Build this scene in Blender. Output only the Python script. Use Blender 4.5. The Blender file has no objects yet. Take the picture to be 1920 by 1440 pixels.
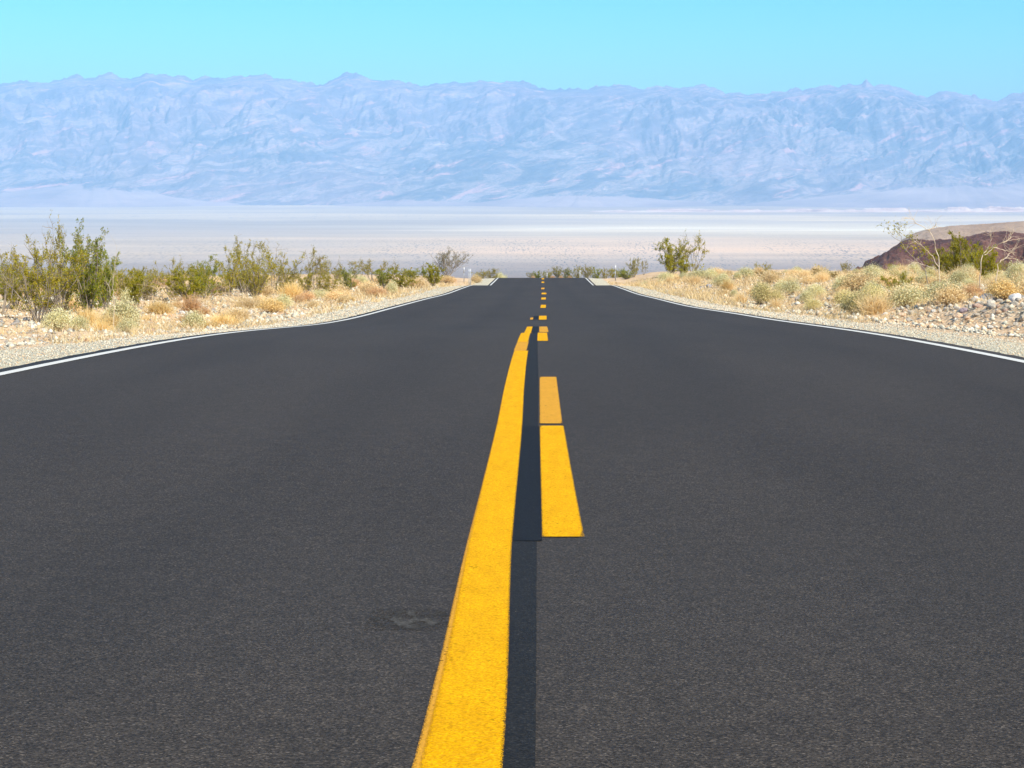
import bpy, math, random
import numpy as np
from mathutils import Vector

# ------------------------------------------------------------------ camera, world, sun, exposure
SC = bpy.context.scene
F, VX, HY = 3200.0, 1016.0, 320.0          # focal length and vanishing point of the road, in 1920x1440 pixels
cam_d = bpy.data.cameras.new('camera'); cam = bpy.data.objects.new('camera', cam_d)
SC.collection.objects.link(cam); SC.camera = cam
cam.location = (0, 0, 0); cam.rotation_euler = (math.radians(90), 0, 0)
cam_d.sensor_width = 36; cam_d.lens = 36 * F / 1920
cam_d.shift_x = -(VX - 960) / 1920; cam_d.shift_y = -(720 - HY) / 1920
cam_d.clip_start = 0.1; cam_d.clip_end = 90000

SUN_EL, SUN_AZ = 44.0, 140.0                 # azimuth clockwise from the road direction (+Y)
W = bpy.data.worlds.new("World"); SC.world = W; W.use_nodes = True
nt = W.node_tree; nt.nodes.clear()
sky = nt.nodes.new('ShaderNodeTexSky'); sky.sky_type = 'NISHITA'; sky.sun_disc = False
sky.sun_elevation = math.radians(SUN_EL); sky.sun_rotation = math.radians(SUN_AZ)
sky.altitude = 300; sky.air_density = 1.0; sky.dust_density = 0.2; sky.ozone_density = 2.0
hs = nt.nodes.new('ShaderNodeMixRGB'); hs.blend_type = 'MULTIPLY'; hs.inputs[0].default_value = 1
tc = nt.nodes.new('ShaderNodeTexCoord'); sx = nt.nodes.new('ShaderNodeSeparateXYZ'); rp = nt.nodes.new('ShaderNodeValToRGB')
nt.links.new(tc.outputs['Generated'], sx.inputs[0]); nt.links.new(sx.outputs[2], rp.inputs[0]); nt.links.new(rp.outputs[0], hs.inputs[2])
rp.color_ramp.elements[0].position = .04; rp.color_ramp.elements[0].color = (.24, 1.04, 1.55, 1)
rp.color_ramp.elements.new(.10); rp.color_ramp.elements[1].color = (.06, .82, 1.55, 1)
rp.color_ramp.elements[2].position = .45; rp.color_ramp.elements[2].color = (.95, .78, .62, 1)
bg = nt.nodes.new('ShaderNodeBackground'); bg.inputs[1].default_value = 0.11
wo = nt.nodes.new('ShaderNodeOutputWorld')
nt.links.new(sky.outputs[0], hs.inputs[1]); nt.links.new(hs.outputs[0], bg.inputs[0]); nt.links.new(bg.outputs[0], wo.inputs[0])

sl = bpy.data.lights.new('sun', 'SUN'); sl.energy = 4.4; sl.angle = math.radians(0.53); sl.color = (1, .94, .84)
so = bpy.data.objects.new('sun', sl); SC.collection.objects.link(so)
el, az = math.radians(SUN_EL), math.radians(SUN_AZ)
so.rotation_euler = Vector((math.sin(az)*math.cos(el), math.cos(az)*math.cos(el), math.sin(el))).to_track_quat('Z', 'Y').to_euler()
SC.view_settings.view_transform = 'Standard'; SC.view_settings.look = 'None'
SC.view_settings.exposure = 0.75; SC.view_settings.gamma = 1
SC.cycles.use_denoising = True
SC.cycles.max_bounces = 6; SC.cycles.volume_bounces = 2; SC.cycles.transparent_max_bounces = 8
HAZE_DENSITY = 5.2e-5

# ------------------------------------------------------------------ numeric helpers
rng = np.random.default_rng(7); random.seed(7)
def ss(x, a, b):
    t = np.clip((np.asarray(x, float) - a) / (b - a), 0, 1); return t*t*(3-2*t)
def _h(ix, iy, s):
    n = (ix.astype(np.int64)*374761393 + iy.astype(np.int64)*668265263 + s*2246822519) & 0xffffffff
    n = ((n ^ (n >> 13)) * 1274126177) & 0xffffffff
    return ((n ^ (n >> 16)) & 0xffffff) / float(0xffffff) * 2 * math.pi
def perlin(x, y, s=0):
    x, y = np.broadcast_arrays(np.asarray(x, float), np.asarray(y, float))
    ix, iy = np.floor(x), np.floor(y); fx, fy = x-ix, y-iy
    def g(dx, dy):
        a = _h(ix+dx, iy+dy, s); return np.cos(a)*(fx-dx) + np.sin(a)*(fy-dy)
    u, v = fx*fx*fx*(fx*(fx*6-15)+10), fy*fy*fy*(fy*(fy*6-15)+10)
    a, b = g(0, 0), g(1, 0); c, d = g(0, 1), g(1, 1)
    return 1.5*((a+(b-a)*u)*(1-v) + (c+(d-c)*u)*v)
def fbm(x, y, o=4, s=0, ridged=False, gain=.5):
    r, a, f = 0, 1, 1
    for k in range(o):
        n = perlin(x*f, y*f, s+k*17)
        r = r + a*((1-2*np.abs(n)) if ridged else n); a *= gain; f *= 2.03
    return r
def pchip(px, py):
    px, py = np.array(px, float), np.array(py, float); h = np.diff(px); d = np.diff(py)/h
    m = np.zeros_like(px); m[0], m[-1] = d[0], d[-1]
    for i in range(1, len(px)-1):
        if d[i-1]*d[i] > 0:
            w1, w2 = 2*h[i]+h[i-1], h[i]+2*h[i-1]; m[i] = (w1+w2)/(w1/d[i-1]+w2/d[i])
    def f(x):
        x = np.clip(np.asarray(x, float), px[0], px[-1]); i = np.clip(np.searchsorted(px, x)-1, 0, len(h)-1)
        t = (x-px[i])/h[i]
        return ((2*t**3-3*t**2+1)*py[i] + (t**3-2*t**2+t)*h[i]*m[i] + (-2*t**3+3*t**2)*py[i+1] + (t**3-t**2)*h[i]*m[i+1])
    return f

# road centre profile (metres ahead, metres below the lens)
zc = pchip([-60,-10,0,2.3,4.7,8,11.6,17,29.2,41.4,53.6,65.8,78,90.5,100,115,129.5,144,155,200,300,600,1000,3000,5000,6500,7300,8500,90000],
           [4.0,.2,-.62,-.806,-1.012,-1.2,-1.378,-1.689,-2.555,-3.325,-4.037,-4.75,-5.387,-6.08,-6.86,-7.86,-8.46,-9.045,-9.95,-13.9,-21.2,-41.5,-68,-193,-313,-388,-404,-406,-406])
zfan = pchip([-60,0,50,100,144,200,300,600,1000,3000,5000,6500,7300,8500,90000],
             [4.0,-.3,-3.6,-6.9,-9.9,-13.9,-21.2,-41.5,-68,-193,-313,-388,-404,-406,-406])
def zroad(X, D):
    return zc(D) + .0145*np.clip(X, -6, 6)*np.exp(-((np.asarray(D, float)-31)/9)**2)
HW = 3.835                                   # half width of the asphalt
def zground(X, D):
    X, D = np.broadcast_arrays(np.asarray(X, float), np.asarray(D, float))
    aX = np.abs(X); e = aX - HW; zr = zroad(X, D)
    z = zr - .09 + .065*ss(e, -.12, -.03) - .05*ss(e, .1, 1.4)
    bank = np.where(X > 0, .62*ss(X, 5.2, 11) + .30*np.exp(-((X-7.0)/.75)**2)*np.exp(-((D-22)/8)**2),
                    .30*ss(-X, 5.5, 12))
    z = z + bank*(1-ss(D, 150, 260)) + .06*fbm(X/1.3, D/1.3, 4, 3)*ss(e, .6, 2.5)*(1-ss(D, 200, 400)) \
        + .22*fbm(X/13, D/13, 3, 11)*ss(aX, 8, 22)
    w = ss(aX, 18, 60)
    z = z*(1-w) + (zfan(D) + bank*(1-ss(D, 100, 260)) + .5*fbm(X/40, D/40, 4, 21)*(1-ss(D, 90, 130)*.7) + .22*fbm(X/13, D/13, 3, 11)*ss(aX, 8, 22))*w
    return z
_D = np.concatenate([np.linspace(5, 160, 3000), np.geomspace(161, 19000, 2500)])
def at(x, y):
    """where the sight line through photo pixel (x, y) meets the ground"""
    X = (x-VX)/F*_D; z = -(y-HY)/F*_D
    hit = np.nonzero(zground(X, _D) >= z)[0]
    i = hit[0] if len(hit) else np.argmin(np.abs(_D-140))
    return float(X[i]), float(_D[i]), float(zground(X[i], _D[i]))
def at_d(x, D):
    X = (x-VX)/F*D; return float(X), float(D), float(zground(X, D))

# ------------------------------------------------------------------ mesh helpers
def mesh_np(name, V, Fc, mat=None, smooth=False):
    me = bpy.data.meshes.new(name)
    V = np.ascontiguousarray(V, dtype=np.float32); Fc = np.ascontiguousarray(Fc, dtype=np.int32)
    n, k = Fc.shape
    me.vertices.add(len(V)); me.vertices.foreach_set('co', V.ravel())
    me.loops.add(n*k); me.loops.foreach_set('vertex_index', Fc.ravel())
    me.polygons.add(n); me.polygons.foreach_set('loop_start', np.arange(0, n*k, k, dtype=np.int32))
    me.update(calc_edges=True); me.validate()
    if smooth: me.polygons.foreach_set('use_smooth', np.ones(len(me.polygons), dtype=bool))
    if mat: me.materials.append(mat)
    return me
def link(name, me, parent=None, loc=None):
    o = bpy.data.objects.new(name, me); SC.collection.objects.link(o)
    if parent: o.parent = parent
    if loc is not None: o.location = loc
    return o
def grid_faces(r, c):
    i = np.arange((r-1)*(c-1)); a = (i//(c-1))*c + i % (c-1)
    return np.stack([a, a+1, a+c+1, a+c], 1)
def tag(o, label, cat, group=None, kind=None):
    if label: o['label'] = label
    if cat: o['category'] = cat
    if group: o['group'] = group
    if kind: o['kind'] = kind
    return o
def struct(o): o['kind'] = 'structure'; return o
def tubes(lines, sides=4):
    """lines: list of (Nx3 points, N radii) -> one tapering tube each, in one vertex array"""
    Vs, Fs, base = [], [], 0
    ang = np.arange(sides)*2*math.pi/sides
    for P, R in lines:
        P = np.asarray(P, float); R = np.asarray(R, float); n = len(P)
        T = np.gradient(P, axis=0); T /= np.linalg.norm(T, axis=1)[:, None]+1e-9
        up = np.where(np.abs(T[:, 2:3]) > .9, [[1., 0, 0]], [[0., 0, 1.]])
        A = np.cross(T, up); A /= np.linalg.norm(A, axis=1)[:, None]+1e-9; B = np.cross(T, A)
        ring = P[:, None] + R[:, None, None]*(np.cos(ang)[None, :, None]*A[:, None] + np.sin(ang)[None, :, None]*B[:, None])
        Vs.append(ring.reshape(-1, 3))
        for i in range(n-1):
            a = base+i*sides
            for j in range(sides):
                k = (j+1) % sides; Fs.append((a+j, a+k, a+sides+k, a+sides+j))
        base += n*sides
    return np.concatenate(Vs), np.array(Fs)
def leaf_quads(P, size, r, up=0.3, aspect=.5):
    n = len(P); d = r.normal(size=(n, 3)); d[:, 2] += up; d /= np.linalg.norm(d, axis=1)[:, None]
    e = np.cross(d, r.normal(size=(n, 3))); e /= np.linalg.norm(e, axis=1)[:, None]
    s = (size*r.uniform(.6, 1.4, n))[:, None]
    V = np.stack([P, P+d*s*.5+e*s*aspect*.5, P+d*s, P+d*s*.5-e*s*aspect*.5], 1).reshape(-1, 3)
    return V, np.arange(n*4).reshape(-1, 4)

# ------------------------------------------------------------------ materials
def new_mat(name):
    m = bpy.data.materials.new(name); m.use_nodes = True; t = m.node_tree; t.nodes.clear()
    out = t.nodes.new('ShaderNodeOutputMaterial'); b = t.nodes.new('ShaderNodeBsdfPrincipled')
    t.links.new(b.outputs[0], out.inputs[0]); return m, t, b, out
class NB:                                    # tiny node builder
    def __init__(s, t): s.t = t
    def n(s, kind, **kw):
        o = s.t.nodes.new(kind)
        for k, v in kw.items(): setattr(o, k, v)
        return o
    def put(s, sock, v):
        if hasattr(v, 'is_output'): s.t.links.new(v, sock)
        elif isinstance(v, (tuple, list)) and sock.type == 'RGBA': sock.default_value = tuple(v)+(1,)*(4-len(v))
        elif isinstance(v, (tuple, list)): sock.default_value = v
        else: sock.default_value = v
    def pos(s): return s.n('ShaderNodeNewGeometry').outputs['Position']
    def obj(s): return s.n('ShaderNodeTexCoord').outputs['Object']
    def mul(s, v, k):
        o = s.n('ShaderNodeVectorMath', operation='MULTIPLY'); s.put(o.inputs[0], v); s.put(o.inputs[1], k); return o.outputs[0]
    def noise(s, vec, scale, detail=3, rough=.55, dist=0.):
        o = s.n('ShaderNodeTexNoise'); s.put(o.inputs['Vector'], vec); o.inputs['Scale'].default_value = scale
        o.inputs['Detail'].default_value = detail; o.inputs['Roughness'].default_value = rough; o.inputs['Distortion'].default_value = dist
        return o.outputs['Fac']
    def vor(s, vec, scale, out='Distance', feature='F1', rnd=1.):
        o = s.n('ShaderNodeTexVoronoi', feature=feature); s.put(o.inputs['Vector'], vec); o.inputs['Scale'].default_value = scale
        o.inputs['Randomness'].default_value = rnd
        return o.outputs[out]
    def math(s, op, a, b=None, clamp=False):
        o = s.n('ShaderNodeMath', operation=op, use_clamp=clamp); s.put(o.inputs[0], a)
        if b is not None: s.put(o.inputs[1], b)
        return o.outputs[0]
    def ramp(s, f, stops, interp='LINEAR'):
        o = s.n('ShaderNodeValToRGB'); o.color_ramp.interpolation = interp; e = o.color_ramp.elements
        while len(e) < len(stops): e.new(.5)
        for i, (p, c) in enumerate(stops):
            e[i].position = p; e[i].color = tuple(c)+(1,) if isinstance(c, tuple) else (c, c, c, 1)
        s.put(o.inputs[0], f); return o.outputs[0]
    def mix(s, f, a, b, mode='MIX'):
        o = s.n('ShaderNodeMixRGB', blend_type=mode); s.put(o.inputs[0], f); s.put(o.inputs[1], a); s.put(o.inputs[2], b); return o.outputs[0]
    def attr(s, name, out='Fac'):
        return s.n('ShaderNodeAttribute', attribute_name=name).outputs[out]
    def bump(s, h, strength, dist):
        o = s.n('ShaderNodeBump'); s.put(o.inputs['Height'], h); s.put(o.inputs['Strength'], strength); o.inputs['Distance'].default_value = dist
        return o.outputs[0]
    def sep(s, v, k): return s.n_sep(v)[k]
    def n_sep(s, v):
        o = s.n('ShaderNodeSeparateXYZ'); s.put(o.inputs[0], v); return o.outputs

# asphalt
M = {}
def mk_asphalt(name, dark, lite, rough=.72, strip=False):
    m, t, b, _ = new_mat(name); N = NB(t); p = N.pos()
    g1 = N.vor(p, 170, 'Color'); g1 = N.n('ShaderNodeSeparateColor'); 
    v = N.vor(p, 290, 'Color'); t.links.new(v, g1.inputs[0])
    fine = N.ramp(g1.outputs[0], [(0, dark), (.55, tuple((a+c)/2 for a, c in zip(dark, lite))), (.9, lite), (1, tuple(c*1.9 for c in lite))])
    big = N.ramp(N.noise(N.mul(p, (1., .22, 1.)), .9, 4), [(.3, .87), (.7, 1.10)])
    mid = N.ramp(N.noise(p, 14, 4, .7), [(.3, .86), (.7, 1.14)])
    c = N.mix(1, N.mix(1, fine, big, 'MULTIPLY'), mid, 'MULTIPLY')
    # wheel paths: a little smoother and darker, running with the lanes
    s = N.n_sep(p); wx = N.math('ABSOLUTE', N.math('SUBTRACT', N.math('ABSOLUTE', s[0]), 1.85))
    wp = N.ramp(N.math('ABSOLUTE', N.math('SUBTRACT', wx, .82)), [(0, .93), (.42, 1.04)])
    if not strip: c = N.mix(1, c, wp, 'MULTIPLY')
    sp = N.ramp(N.vor(p, 60, 'Distance'), [(.05, 1.), (.10, 0.)])
    rs = N.n('ShaderNodeSeparateColor'); t.links.new(N.vor(p, 60, 'Color'), rs.inputs[0])
    few = N.ramp(rs.outputs[1], [(.80, 0.), (.83, 1.)])
    c = N.mix(N.math('MULTIPLY', sp, few), c, (.26, .22, .17))
    N.put(b.inputs['Base Color'], c)
    N.put(b.inputs['Roughness'], rough); b.inputs['Specular IOR Level'].default_value = .12
    N.put(b.inputs['Normal'], N.bump(N.vor(p, 230, 'Distance'), .35, .002))
    return m
M['asphalt'] = mk_asphalt('asphalt', (.0152, .0124, .0096), (.061, .0503, .0395))
M['blackout'] = mk_asphalt('black paint', (.004, .004, .0045), (.011, .011, .0115), .75, True)

M['blackout_worn'] = mk_asphalt('worn black paint', (.006, .006, .006), (.022, .0205, .018), .75, True)
def mk_paint(name, col, col2, wear=.35, edge=.0):
    m, t, b, out = new_mat(name); N = NB(t); p = N.pos()
    n1 = N.noise(p, 300, 3, .75); n2 = N.noise(N.mul(p, (1, .15, 1)), 30, 3, .6)
    c = N.mix(N.ramp(N.mix(.5, n1, N.vor(p, 290, 'Color')), [(.3, 0.), (.7, 1.)]), col, col2)
    c = N.mix(N.ramp(n2, [(.4, 0.), (.8, .35)]), c, tuple(x*.8 for x in col))
    asp = (.05, .048, .045)
    v = N.vor(p, 150, 'Color'); sc = N.n('ShaderNodeSeparateColor'); t.links.new(v, sc.inputs[0])
    hole = N.math('MULTIPLY', N.ramp(sc.outputs[0], [(.93, 0.), (.96, 1.)]), N.ramp(N.noise(p, 9, 3), [(.45, 0.), (.75, 1.)]))
    # the paint thins out to bare grains along its two long edges
    e = N.math('POWER', N.attr('edge'), 3.); eh = N.math('GREATER_THAN', N.math('ADD', N.math('MULTIPLY', e, 1.12), N.math('MULTIPLY', N.math('SUBTRACT', N.noise(p, 420, 2, .8), .5), 1.7)), 1.0)
    hole = N.math('MAXIMUM', N.math('MULTIPLY', hole, wear*2, True), eh)
    tr = N.n('ShaderNodeBsdfTransparent'); mh = N.n('ShaderNodeMixShader'); N.put(mh.inputs[0], hole)
    t.links.new(b.outputs[0], mh.inputs[1]); t.links.new(tr.outputs[0], mh.inputs[2]); t.links.new(mh.outputs[0], out.inputs[0])
    N.put(b.inputs['Base Color'], c); b.inputs['Roughness'].default_value = .8; b.inputs['Specular IOR Level'].default_value = .04
    N.put(b.inputs['Normal'], N.bump(N.vor(p, 120, 'Distance'), .5, .003))
    return m
M['yellow'] = mk_paint('fresh yellow paint', (.52, .235, .0), (.84, .455, .0))
M['tan_yellow'] = mk_paint('faded yellow paint', (.50, .25, .022), (.64, .32, .035), .5)
M['white'] = mk_paint('white paint', (.50, .51, .49), (.68, .69, .66), .3)

# ground
def mk_ground():
    m, t, b, _ = new_mat('desert ground'); N = NB(t); p = N.pos()
    # sand and dirt
    n1 = N.noise(p, 1.1, 5, .6); n2 = N.noise(p, 9, 4, .7)
    sand = N.ramp(n1, [(.3, (.47, .29, .15)), (.5, (.60, .41, .235)), (.7, (.66, .50, .33))])
    sand = N.mix(N.ramp(n2, [(.35, 0.), (.7, .55)]), sand, (.72, .56, .38))
    vc = N.n('ShaderNodeSeparateColor'); t.links.new(N.vor(p, 16, 'Color'), vc.inputs[0])
    peb = N.ramp(vc.outputs[0], [(0, (.30, .26, .23)), (.25, (.62, .57, .50)), (.5, (.58, .38, .22)), (.75, (.72, .66, .56)), (1, (.42, .40, .38))])
    pm = N.math('MULTIPLY', N.ramp(N.vor(p, 16, 'Distance'), [(.25, 1.), (.42, 0.)]), N.ramp(N.noise(p, 2.3, 3), [(.4, .25), (.62, .95)]))
    near = N.mix(pm, sand, peb)
    # shoulder gravel
    vg = N.n('ShaderNodeSeparateColor'); t.links.new(N.vor(p, 38, 'Color'), vg.inputs[0])
    gr = N.ramp(vg.outputs[0], [(0, (.28, .27, .21)), (.3, (.48, .47, .36)), (.6, (.56, .53, .40)), (.85, (.66, .63, .50)), (1, (.46, .38, .25))])
    gr = N.mix(N.ramp(N.noise(p, 2.2, 4), [(.3, 0.), (.75, .35)]), gr, (.64, .52, .36))
    gm = N.math('ADD', N.attr('gravel'), N.math('MULTIPLY', N.math('SUBTRACT', N.noise(p, 1.3, 4), .5), .9))
    gm = N.ramp(gm, [(.42, 0.), (.62, 1.)])
    near = N.mix(gm, near, gr)
    # far country: its own ground colours, with scrub speckle
    far = N.attr('far_colour', 'Color')
    q = N.mul(p, (1/13., 1/105., 0)); dot = N.ramp(N.vor(q, 1., 'Distance'), [(.22, 1.), (.40, 0.)])
    patch = N.ramp(N.noise(N.mul(p, (1/420., 1/2600., 0)), 1., 4, .6), [(.38, .15), (.62, 1.)])
    q2 = N.mul(p, (1/55., 1/420., 0)); dot2 = N.ramp(N.vor(q2, 1., 'Distance'), [(.1, 1.), (.3, 0.)])
    far = N.mix(N.ramp(N.noise(N.mul(p, (1/900., 1/500., 0)), 1., 5, .6), [(.3, .0), (.7, .30)]), far, (.50, .43, .36))
    far = N.mix(N.math('MULTIPLY', N.math('MULTIPLY', dot, patch), N.attr('scrub')), far, (.07, .07, .07))
    far = N.mix(N.math('MULTIPLY', dot2, N.attr('clumps')), far, (.10, .14, .19))
    s = N.n_sep(p)
    f = N.ramp(N.math('DIVIDE', s[1], 2000.), [(.08, 0.), (.35, 1.)])
    c = N.mix(f, near, far)
    N.put(b.inputs['Base Color'], c); b.inputs['Roughness'].default_value = .95; b.inputs['Specular IOR Level'].default_value = .1
    hb = N.math('ADD', N.math('MULTIPLY', N.vor(p, 16, 'Distance'), -1.), N.math('MULTIPLY', N.noise(p, 30, 4, .7), .6))
    N.put(b.inputs['Normal'], N.bump(hb, N.math('SUBTRACT', 1., f, True), .03))
    return m
M['ground'] = mk_ground()

def mk_rock():
    m, t, b, _ = new_mat('desert stone'); N = NB(t); o = N.obj()
    rnd = N.n('ShaderNodeObjectInfo').outputs['Random']
    c = N.ramp(rnd, [(0, (.50, .46, .38)), (.2, (.74, .68, .56)), (.36, (.22, .20, .18)), (.46, (.66, .44, .26)), (.58, (.82, .78, .68)),
                     (.74, (.36, .33, .30)), (.84, (.68, .56, .40)), (.96, (.50, .30, .22))], 'CONSTANT')
    c = N.mix(N.ramp(N.noise(o, 3, 5, .65), [(.35, 0.), (.7, .6)]), c, (.60, .52, .42))
    N.put(b.inputs['Base Color'], c); b.inputs['Roughness'].default_value = .9
    N.put(b.inputs['Normal'], N.bump(N.noise(o, 6, 5, .7), .8, .08)); return m
M['rock'] = mk_rock()
def mk_gravel():
    m, t, b, _ = new_mat('loose gravel'); N = NB(t)
    rnd = N.n('ShaderNodeNewGeometry').outputs['Random Per Island']
    c = N.ramp(rnd, [(0, (.32, .30, .24)), (.15, (.56, .52, .40)), (.3, (.56, .40, .24)), (.45, (.66, .62, .50)), (.6, (.25, .23, .20)), (.7, (.58, .47, .31)), (.85, (.46, .44, .34))], 'CONSTANT')
    N.put(b.inputs['Base Color'], c); b.inputs['Roughness'].default_value = .9; return m
M['gravel'] = mk_gravel()

def mk_leaf(name, cols, trans=.4, scale=2.):
    m, t, b, out = new_mat(name); N = NB(t)
    rnd = N.n('ShaderNodeNewGeometry').outputs['Random Per Island']
    k = len(cols); c = N.ramp(rnd, [(i/(k-1), x) for i, x in enumerate(cols)])
    oi = N.n('ShaderNodeObjectInfo').outputs['Random']
    br = N.ramp(oi, [(0, .82), (1, 1.15)]); c = N.mix(1, c, br, 'MULTIPLY')
    N.put(b.inputs['Base Color'], c); b.inputs['Roughness'].default_value = .65; b.inputs['Specular IOR Level'].default_value = .25
    tr = N.n('ShaderNodeBsdfTranslucent'); N.put(tr.inputs[0], c)
    mx = N.n('ShaderNodeMixShader'); mx.inputs[0].default_value = trans
    t.links.new(b.outputs[0], mx.inputs[1]); t.links.new(tr.outputs[0], mx.inputs[2]); t.links.new(mx.outputs[0], out.inputs[0])
    return m
M['leaf_olive'] = mk_leaf('olive creosote leaves', [(.19, .20, .008), (.37, .31, .012), (.48, .37, .03), (.26, .27, .012), (.54, .38, .04)])
M['leaf_green'] = mk_leaf('green creosote leaves', [(.13, .20, .008), (.26, .30, .010), (.42, .38, .02), (.16, .20, .010)])
M['leaf_lush'] = mk_leaf('yellow green leaves', [(.28, .27, .008), (.46, .39, .012), (.20, .22, .008), (.54, .42, .02)], .45)
M['leaf_grey'] = mk_leaf('grey green leaves', [(.17, .17, .10), (.27, .23, .13), (.22, .20, .06), (.14, .15, .06)])
M['leaf_gold'] = mk_leaf('olive gold leaves', [(.34, .20, .02), (.28, .19, .02), (.42, .27, .05), (.20, .17, .02)])
M['leaf_silver'] = mk_leaf('silvery brittlebush leaves', [(.56, .53, .28), (.70, .66, .36), (.78, .72, .44), (.50, .46, .20), (.70, .56, .24)], .15)
M['leaf_dusty'] = mk_leaf('dusty green leaves', [(.54, .48, .20), (.68, .58, .28), (.44, .40, .14), (.72, .56, .28)], .15)
M['straw'] = mk_leaf('dry straw', [(.68, .48, .20), (.80, .60, .30), (.86, .70, .42), (.62, .42, .17)], .2)
M['gold_straw'] = mk_leaf('golden straw', [(.76, .53, .18), (.86, .65, .29), (.68, .45, .14), (.88, .72, .40)], .2)
M['rust_straw'] = mk_leaf('rusty dry stems', [(.58, .33, .13), (.68, .42, .18), (.52, .32, .18), (.74, .54, .32)], .2)
def mk_bark(name, a, b_):
    m, t, b, _ = new_mat(name); N = NB(t); o = N.obj()
    N.put(b.inputs['Base Color'], N.mix(N.noise(o, 14, 4, .7), a, b_)); b.inputs['Roughness'].default_value = .9
    return m
M['bark'] = mk_bark('grey brown bark', (.20, .16, .12), (.36, .30, .23))
M['bark_dead'] = mk_bark('sun bleached bark', (.50, .38, .24), (.70, .58, .42))
M['bark_tan'] = mk_bark('tan bark', (.46, .32, .17), (.62, .48, .30))

# ------------------------------------------------------------------ the ground sheet
rows = np.unique(np.concatenate([np.linspace(-45, 4, 26), np.linspace(4, 60, 330), np.linspace(60, 160, 190),
        np.geomspace(160, 7000, 130), F*406/np.linspace(58, 182, 210), np.linspace(22500, 60000, 12)]))
NC = 521
s_ = np.linspace(-1, 1, NC)
a_ = 13.0
D2 = rows[:, None]; b_ = 34 + .62*np.abs(D2); m_ = ss(np.log(np.maximum(np.abs(D2), 1.)), math.log(60), math.log(2500))
GX = a_*s_[None] + b_*(s_[None]*m_ + s_[None]**5*(1-m_)) + 0*D2
GY = D2 + 0*GX
GZ = zground(GX, GY)
gme = mesh_np('ground', np.stack([GX, GY, GZ], -1).reshape(-1, 3), grid_faces(len(rows), NC), M['ground'], True)
# ground colours of the far valley as the photo shows them, by distance out on the flat
vy = HY + F*406/np.maximum(GY, 4000)         # runs 321 (horizon) .. 640 (near)
wob = vy + 5*fbm(GX/3800, GY/2300, 3, 5) + (GX/np.maximum(GY, 1)+.05)*-6
def bands(v, stops):
    px = [s[0] for s in stops]
    return np.stack([np.interp(v, px, [s[1][k] for s in stops]) for k in range(3)], -1)
left = bands(wob, [(378, (.36, .31, .34)), (382, (.40, .35, .37)), (384, (.72, .62, .52)), (389, (.70, .62, .54)), (391, (.46, .42, .44)), (396, (.60, .54, .50)), (400, (.42, .40, .44)),
                   (404, (.62, .56, .52)), (411, (.54, .50, .48)), (414, (.38, .35, .36)), (440, (.42, .38, .38)), (455, (.52, .46, .42)), (475, (.50, .44, .40)), (490, (.42, .37, .36)), (505, (.30, .26, .26)), (520, (.24, .20, .19))])
right = bands(wob, [(378, (.36, .31, .34)), (386, (.38, .33, .37)), (395, (.50, .44, .43)), (399, (.42, .38, .42)), (402, (.70, .63, .56)), (411, (.72, .66, .60)), (415, (.50, .47, .50)), (420, (.62, .60, .60)),
                    (423, (.78, .78, .80)), (427, (.86, .86, .90)), (432, (.76, .74, .74)), (438, (.62, .58, .53)), (444, (.56, .51, .47)), (450, (.68, .57, .49)), (468, (.74, .60, .52)), (476, (.62, .52, .47)), (485, (.46, .40, .38)), (500, (.34, .29, .29)), (520, (.24, .20, .19))])
mx = ss(GX/np.maximum(GY, 1) + .10*fbm(GX/5000, GY/900, 3, 9), -.16, .05)[..., None]
fc = left*(1-mx) + right*mx
fc *= (1 + .13*fbm(GX/1500, GY/260, 5, 31) + .10*fbm(GX/4200, GY/700, 3, 33))[..., None]
fc = np.clip(fc*np.array([1.14, .94, .62]), .02, .95)
ca = gme.color_attributes.new('far_colour', 'FLOAT_COLOR', 'POINT')
ca.data.foreach_set('color', np.concatenate([fc, np.ones(fc.shape[:2]+(1,))], -1).astype(np.float32).ravel())
def fattr(me, name, arr):
    a = me.attributes.new(name, 'FLOAT', 'POINT'); a.data.foreach_set('value', np.asarray(arr, np.float32).ravel())
aX = np.abs(GX)
fattr(gme, 'gravel', 1 - ss(aX, 4.3, 5.9) + 0*GY)
scrub = ss(wob, 446, 458)*(1-.35*ss(wob, 485, 500))*(.35+.65*mx[..., 0]) + .15*ss(wob, 425, 440)
fattr(gme, 'scrub', np.clip(scrub, 0, 1)*.95)
cl = np.exp(-((wob-408)/6)**2)*(1-mx[..., 0])*.42 + np.exp(-((wob-406)/2.2)**2)*mx[..., 0]*.3 + .1*np.exp(-((wob-398)/3)**2)
fattr(gme, 'clumps', cl)
struct(link('ground', gme))

# ------------------------------------------------------------------ road with its markings
ry = np.unique(np.concatenate([np.linspace(-40, 3, 60), np.linspace(3, 165, 700), np.linspace(165, 420, 60)]))
def strip(xa, xb, ys, dz, nx=2, edges=False):
    xs = np.linspace(0, 1, nx)
    XA = np.array([xa(y) if callable(xa) else xa for y in ys]); XB = np.array([xb(y) if callable(xb) else xb for y in ys])
    X = XA[:, None] + (XB-XA)[:, None]*xs[None]; Y = ys[:, None] + 0*X
    Z = zroad(X, Y) + dz
    return np.stack([X, Y, Z], -1).reshape(-1, 3), grid_faces(len(ys), nx), np.abs(xs*2-1)[None] + 0*X
jag = lambda y: .022*perlin(np.array([y*3.1]), np.array([2.5]), 4)[0]+.018*perlin(np.array([y*11.]), np.array([.5]), 5)[0]
RX = np.concatenate([[-1], np.linspace(-1, 1, 33), [1]])
ej = np.array([jag(y) for y in ry]); ej2 = np.array([jag(y+77) for y in ry])
X = RX[None]*HW + 0*ry[:, None]; X[:, :2] += ej[:, None]; X[:, -2:] += ej2[:, None]
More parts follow.
